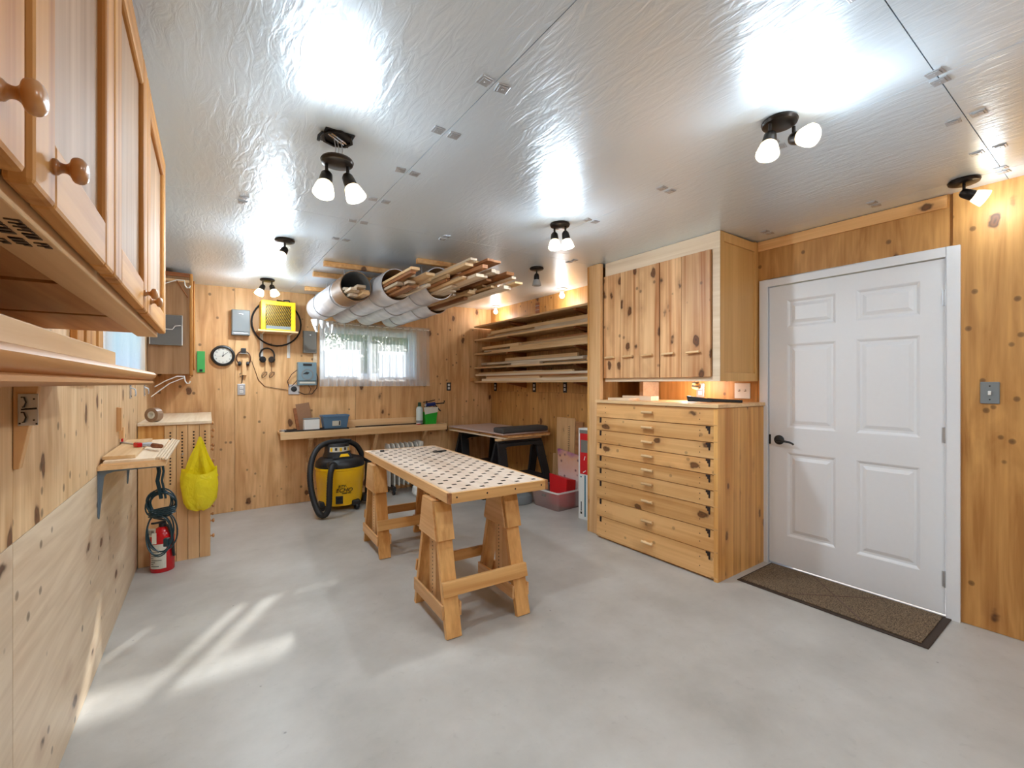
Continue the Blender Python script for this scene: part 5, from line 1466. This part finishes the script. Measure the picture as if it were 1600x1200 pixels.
r = random.Random(33)
for ti, (x, z, y0, y1, rad, nm) in enumerate(tubes):
    t = thing('storage_tube', ttxt[nm], 'tube', (x, y0, z), group='storage tubes hung from the ceiling')
    L = y1 - y0
    m = MB(); m.M = Matrix.Rotation(R(-90), 4, 'X')
    q = .30 if ti == 0 else .0
    m.lathe([(rad - .005, q), (rad, q), (rad, L), (rad - .005, L)], 40, True); m.build('tube_wall', M_silver, t, smooth=True)
    if ti == 0:
        m = MB(); m.M = Matrix.Rotation(R(-90), 4, 'X'); m.lathe([(rad - .005, 0), (rad, 0), (rad, q - .001), (rad - .005, q - .001)], 40, True); m.build('brown_mouth', M_tubeb, t, smooth=True)
    m = MB(); m.M = Matrix.Rotation(R(-90), 4, 'X'); m.lathe([(0, L * .62), (rad - .006, L * .62), (rad - .006, L * .63), (0, L * .63)], 40); m.build('tube_stop', M_dark, t, smooth=True)
    m = MB(); m.M = Matrix.Rotation(R(-90), 4, 'X'); m.lathe([(rad - .0092, .012), (rad - .0056, .004), (rad - .0056, L * .6), (rad - .0092, L * .6)], 40, True); m.build('tube_lining', M_steel if ti == 0 else M_tubeb, t, smooth=True)
    for yy in (.35, 1.0):
        m = MB(); m.tube([((rad + .004) * math.cos(a), yy, (rad + .004) * math.sin(a)) for a in [2 * PI * k / 32 for k in range(32)]], .005, 6, closed=True)
        top = zc(x) - z
        m.tube([(0, yy, rad + .003), (0, yy, top - .001)], .004, 6)
        m.build('hanging_strap', M_steel, t, smooth=True)
    # offcuts inside, sticking out toward the camera
    n = (8, 18, 24, 28)[ti]
    k = 0; row_i = -1
    rows_z = []
    zz = -rad * .92
    while k < n and zz < rad * (.1, .5, .55, .8)[ti]:
        hgt = r.uniform(.016, .028); row_i += 1; col_i = 0
        half = math.sqrt(max(0, (rad - .014) ** 2 - max(abs(zz), abs(zz + hgt)) ** 2))
        xx = -half
        while xx < half - .02 and k < n:
            w = min(r.uniform(.03, .075), half - xx)
            if w < .02: break
            out = (r.uniform(.0, .18) if ti == 0 else r.uniform(.12, .62))
            if ti == 3: out = r.uniform(.35, 1.30)
            if ti == 2: out = r.uniform(.1, .75)
            mt = r.choice((M_lumb, M_lumb, M_pineY, M_lumbD)); tn = {'left': 'leftmost', 'right': 'rightmost'}.get(nm, nm)
            lb = '%s offcut in the %s hanging tube, %s row up, %s from left' % (TONE[mt], tn, ORD[row_i], ORD[col_i]); col_i += 1
            o = B(0, w - .003, 0, out + L * .5, 0, hgt - .002).build('tube_offcut', mt, bevel=.001)
            o.location = (x + xx, y0 - out, z + zz); o.rotation_euler = (0, 0, r.uniform(-.0012, .0012))
            tag(o, lb, 'offcut', 'offcuts in hanging tube ' + nm); k += 1
            xx += w
        zz += hgt + .001
o = MB().hexa([(-.05, 0, 0), (.05, 0, 0), (.05, .9, 0), (-.05, .9, 0), (-.05, 0, .015), (.05, 0, .015), (.05, .9, .015), (-.05, .9, .015)]).build('strip_of_board', M_pineY, bevel=.001); o.location = (1.745, 2.98, 2.2615); o.rotation_euler = (R(0), R(0), R(3)); tag(o, 'pale pine board lying on top of the third and right tubes', 'board')
t = thing('torn_plastic', 'torn white plastic hanging under the leftmost tube', 'plastic sheet', (1.08, 4.92, 1.925))
r = random.Random(17)
for k in range(3):
    rows_ = []
    for v in range(5):
        rows_.append([(-.09 + .07 * k + (u - 1.5) * .028 * (1 - v * .2), -.05 * v * .3 + .012 * math.sin(u * 2 + v + k), .055 - v * .034 + .008 * math.sin(u + k * 2)) for u in range(4)])
    MB().grid(rows_).build('strip', M_whiteP, t, smooth=True)

# ------------------------------------------------------------------ ceiling lamps
def fixture(label, x, y, heads, drop=0.0, rz=0.0, box=False, power=1.0):
    z = zc(x)
    t = thing('ceiling_spotlight', label, 'ceiling light', (x, y, z), rz, group='bronze ceiling spotlights')
    if box:
        m = MB(); m.M = Matrix.Rotation(R(180), 4, 'X'); m.lathe([(.052, .001), (.062, .001), (.062, .012), (.052, .012)], 8, True); m.build('junction_ring', M_blackm, t)
        B(-.056, .056, -.056, .056, -.003, -.001).build('junction_box', M_black, t)
        m = MB(); m.tube([(-.04, -.02, -.006), (.0, .0, -.014), (.035, .03, -.006)], .004, 6); m.tube([(-.03, -.03, -.006), (.01, -.01, -.012), (.045, .02, -.006)], .004, 6); m.build('bracket_strap', M_chrome, t, smooth=True)
        for dx in (-.012, .0, .014):
            MB().tube([(dx, 0, -.01), (dx + .008, .004, -drop * .5), (dx, 0, -drop - .01)], .0022, 6).build('wire', M_steel, t, smooth=True)
        MB().tube([(-.06, -.02, -.008), (-.075, -.03, -.03), (-.078, -.03, -.05)], .006, 8).build('clamp', M_black, t, smooth=True)
    m = MB(); m.M = Matrix.Translation((0, 0, -drop)) @ Matrix.Rotation(R(180), 4, 'X')
    m.lathe([(0, .001), (.060, .001), (.064, .008), (.060, .018), (.045, .024), (0, .025)], 32); m.build('canopy', M_blackm, t, smooth=True)
    for hx, hy, az, tilt, lit in heads:
        zt2 = -drop - .024
        d = Vector((math.cos(az) * math.sin(tilt), math.sin(az) * math.sin(tilt), -math.cos(tilt)))
        a = Vector((hx, hy, zt2)); b = a + Vector((0, 0, -.045))
        arm = MB().tube([a + Vector((0, 0, .002)), b], .0065, 10).build('arm', M_blackm, t, smooth=True)
        q = d.to_track_quat('Z', 'Y').to_matrix().to_4x4()
        M4 = Matrix.Translation(b - d * .012) @ q
        m = MB(); m.M = M4; m.lathe([(0, -.006), (.014, -.003), (.022, .008), (.025, .03), (.026, .052), (.0, .052)], 20); m.build('socket', M_blackm, t, smooth=True)
        m = MB(); m.M = M4; m.lathe([(.024, .050), (.030, .058), (.036, .080), (.041, .104), (.0385, .104), (.0335, .080), (.0275, .059), (.022, .053)], 24, True)
        sh = m.build('shade', M_shade if lit else M_shadeoff, t, smooth=True)
        m = MB(); m.M = M4; m.lathe([(0, .053), (.012, .056), (.02, .072), (.021, .084), (.014, .095), (0, .098)], 16); m.build('bulb', M_bulb if lit else M_shadeoff, t, smooth=True)
        if lit:
            point(t, b - d * .012 + d * .118, LAMP_W * power * .50, .03, (.84, .98, 1.09))
            sd = bpy.data.lights.new('lamp_beam', 'SPOT'); sd.energy = LAMP_W * power * .66; sd.shadow_soft_size = .03; sd.color = (.84, .98, 1.09)
            sd.spot_size = R(160); sd.spot_blend = .5
            so = bpy.data.objects.new('lamp_beam', sd); COL.objects.link(so); so.parent = t; so.location = b - d * .012 + d * .118
            so.rotation_euler = d.to_track_quat('-Z', 'Y').to_euler()
    return t
fixture('two-headed bronze spotlight dangling from an open ceiling box on wires', .46, 1.874, [(-.038, .012, R(235), R(20), True), (.038, -.012, R(-40), R(24), True)], drop=.09, box=True, power=1.1)
fixture('single-headed bronze spotlight on the ceiling left of the hanging tubes', .49, 3.41, [(0, 0, R(215), R(30), True)], power=2.0)
fixture('two-headed bronze spotlight on the ceiling above the yellow heater', .54, 4.80, [(-.035, .02, R(200), R(25), True), (.035, -.02, R(-50), R(25), True)], power=1.4)
fixture('two-headed bronze spotlight on the ceiling left of the knotty cabinet', 1.90, 2.15, [(-.02, .03, R(235), R(14), True), (.02, -.03, R(-60), R(10), True)], power=1.45)
fixture('unlit single bronze spotlight on the ceiling before the lumber rack', 2.48, 3.12, [(0, 0, R(0), R(0), False)])
fixture('two-headed bronze spotlight, one lit head turned toward the camera', 1.854, .81, [(-.045, .015, R(190), R(22), True), (.05, -.03, R(-118), R(68), True)], power=.8)
fixture('single bronze spotlight on the ceiling at the right above the switch', 3.25, .524, [(0, 0, R(-62), R(62), True)], power=.3)
fixture('added two-headed fill spotlight, unseen on the ceiling behind the camera', 1.85, -.62, [(-.04, 0, R(160), R(20), True), (.04, 0, R(30), R(20), True)], power=1.9)  # unseen fixture, added to brighten the surfaces that face the camera
for x, y, lab in ((3.31, 3.71, 'bare bulb in a porcelain holder above the near end of the rack'), (3.31, 5.06, 'bare bulb in a porcelain holder above the rack by the corner')):
    z = zc(x)
    t = thing('porcelain_lampholder', lab, 'lamp', (x, y, z), group='porcelain lampholders above the lumber rack')
    m = MB(); m.M = Matrix.Rotation(R(180), 4, 'X'); m.lathe([(0, .001), (.056, .001), (.058, .008), (.045, .016), (.026, .024), (.024, .036), (0, .036)], 28); m.build('holder', M_whiteP, t, smooth=True)
    m = MB(); m.M = Matrix.Rotation(R(180), 4, 'X'); m.lathe([(.012, .036), (.014, .045), (.026, .062), (.030, .080), (.024, .098), (.010, .108), (0, .109)], 20); m.build('bulb', M_bulb, t, smooth=True)
    point(t, (0, -.0, -.135), LAMP_W * .28, .03, (.95, .97, .98))
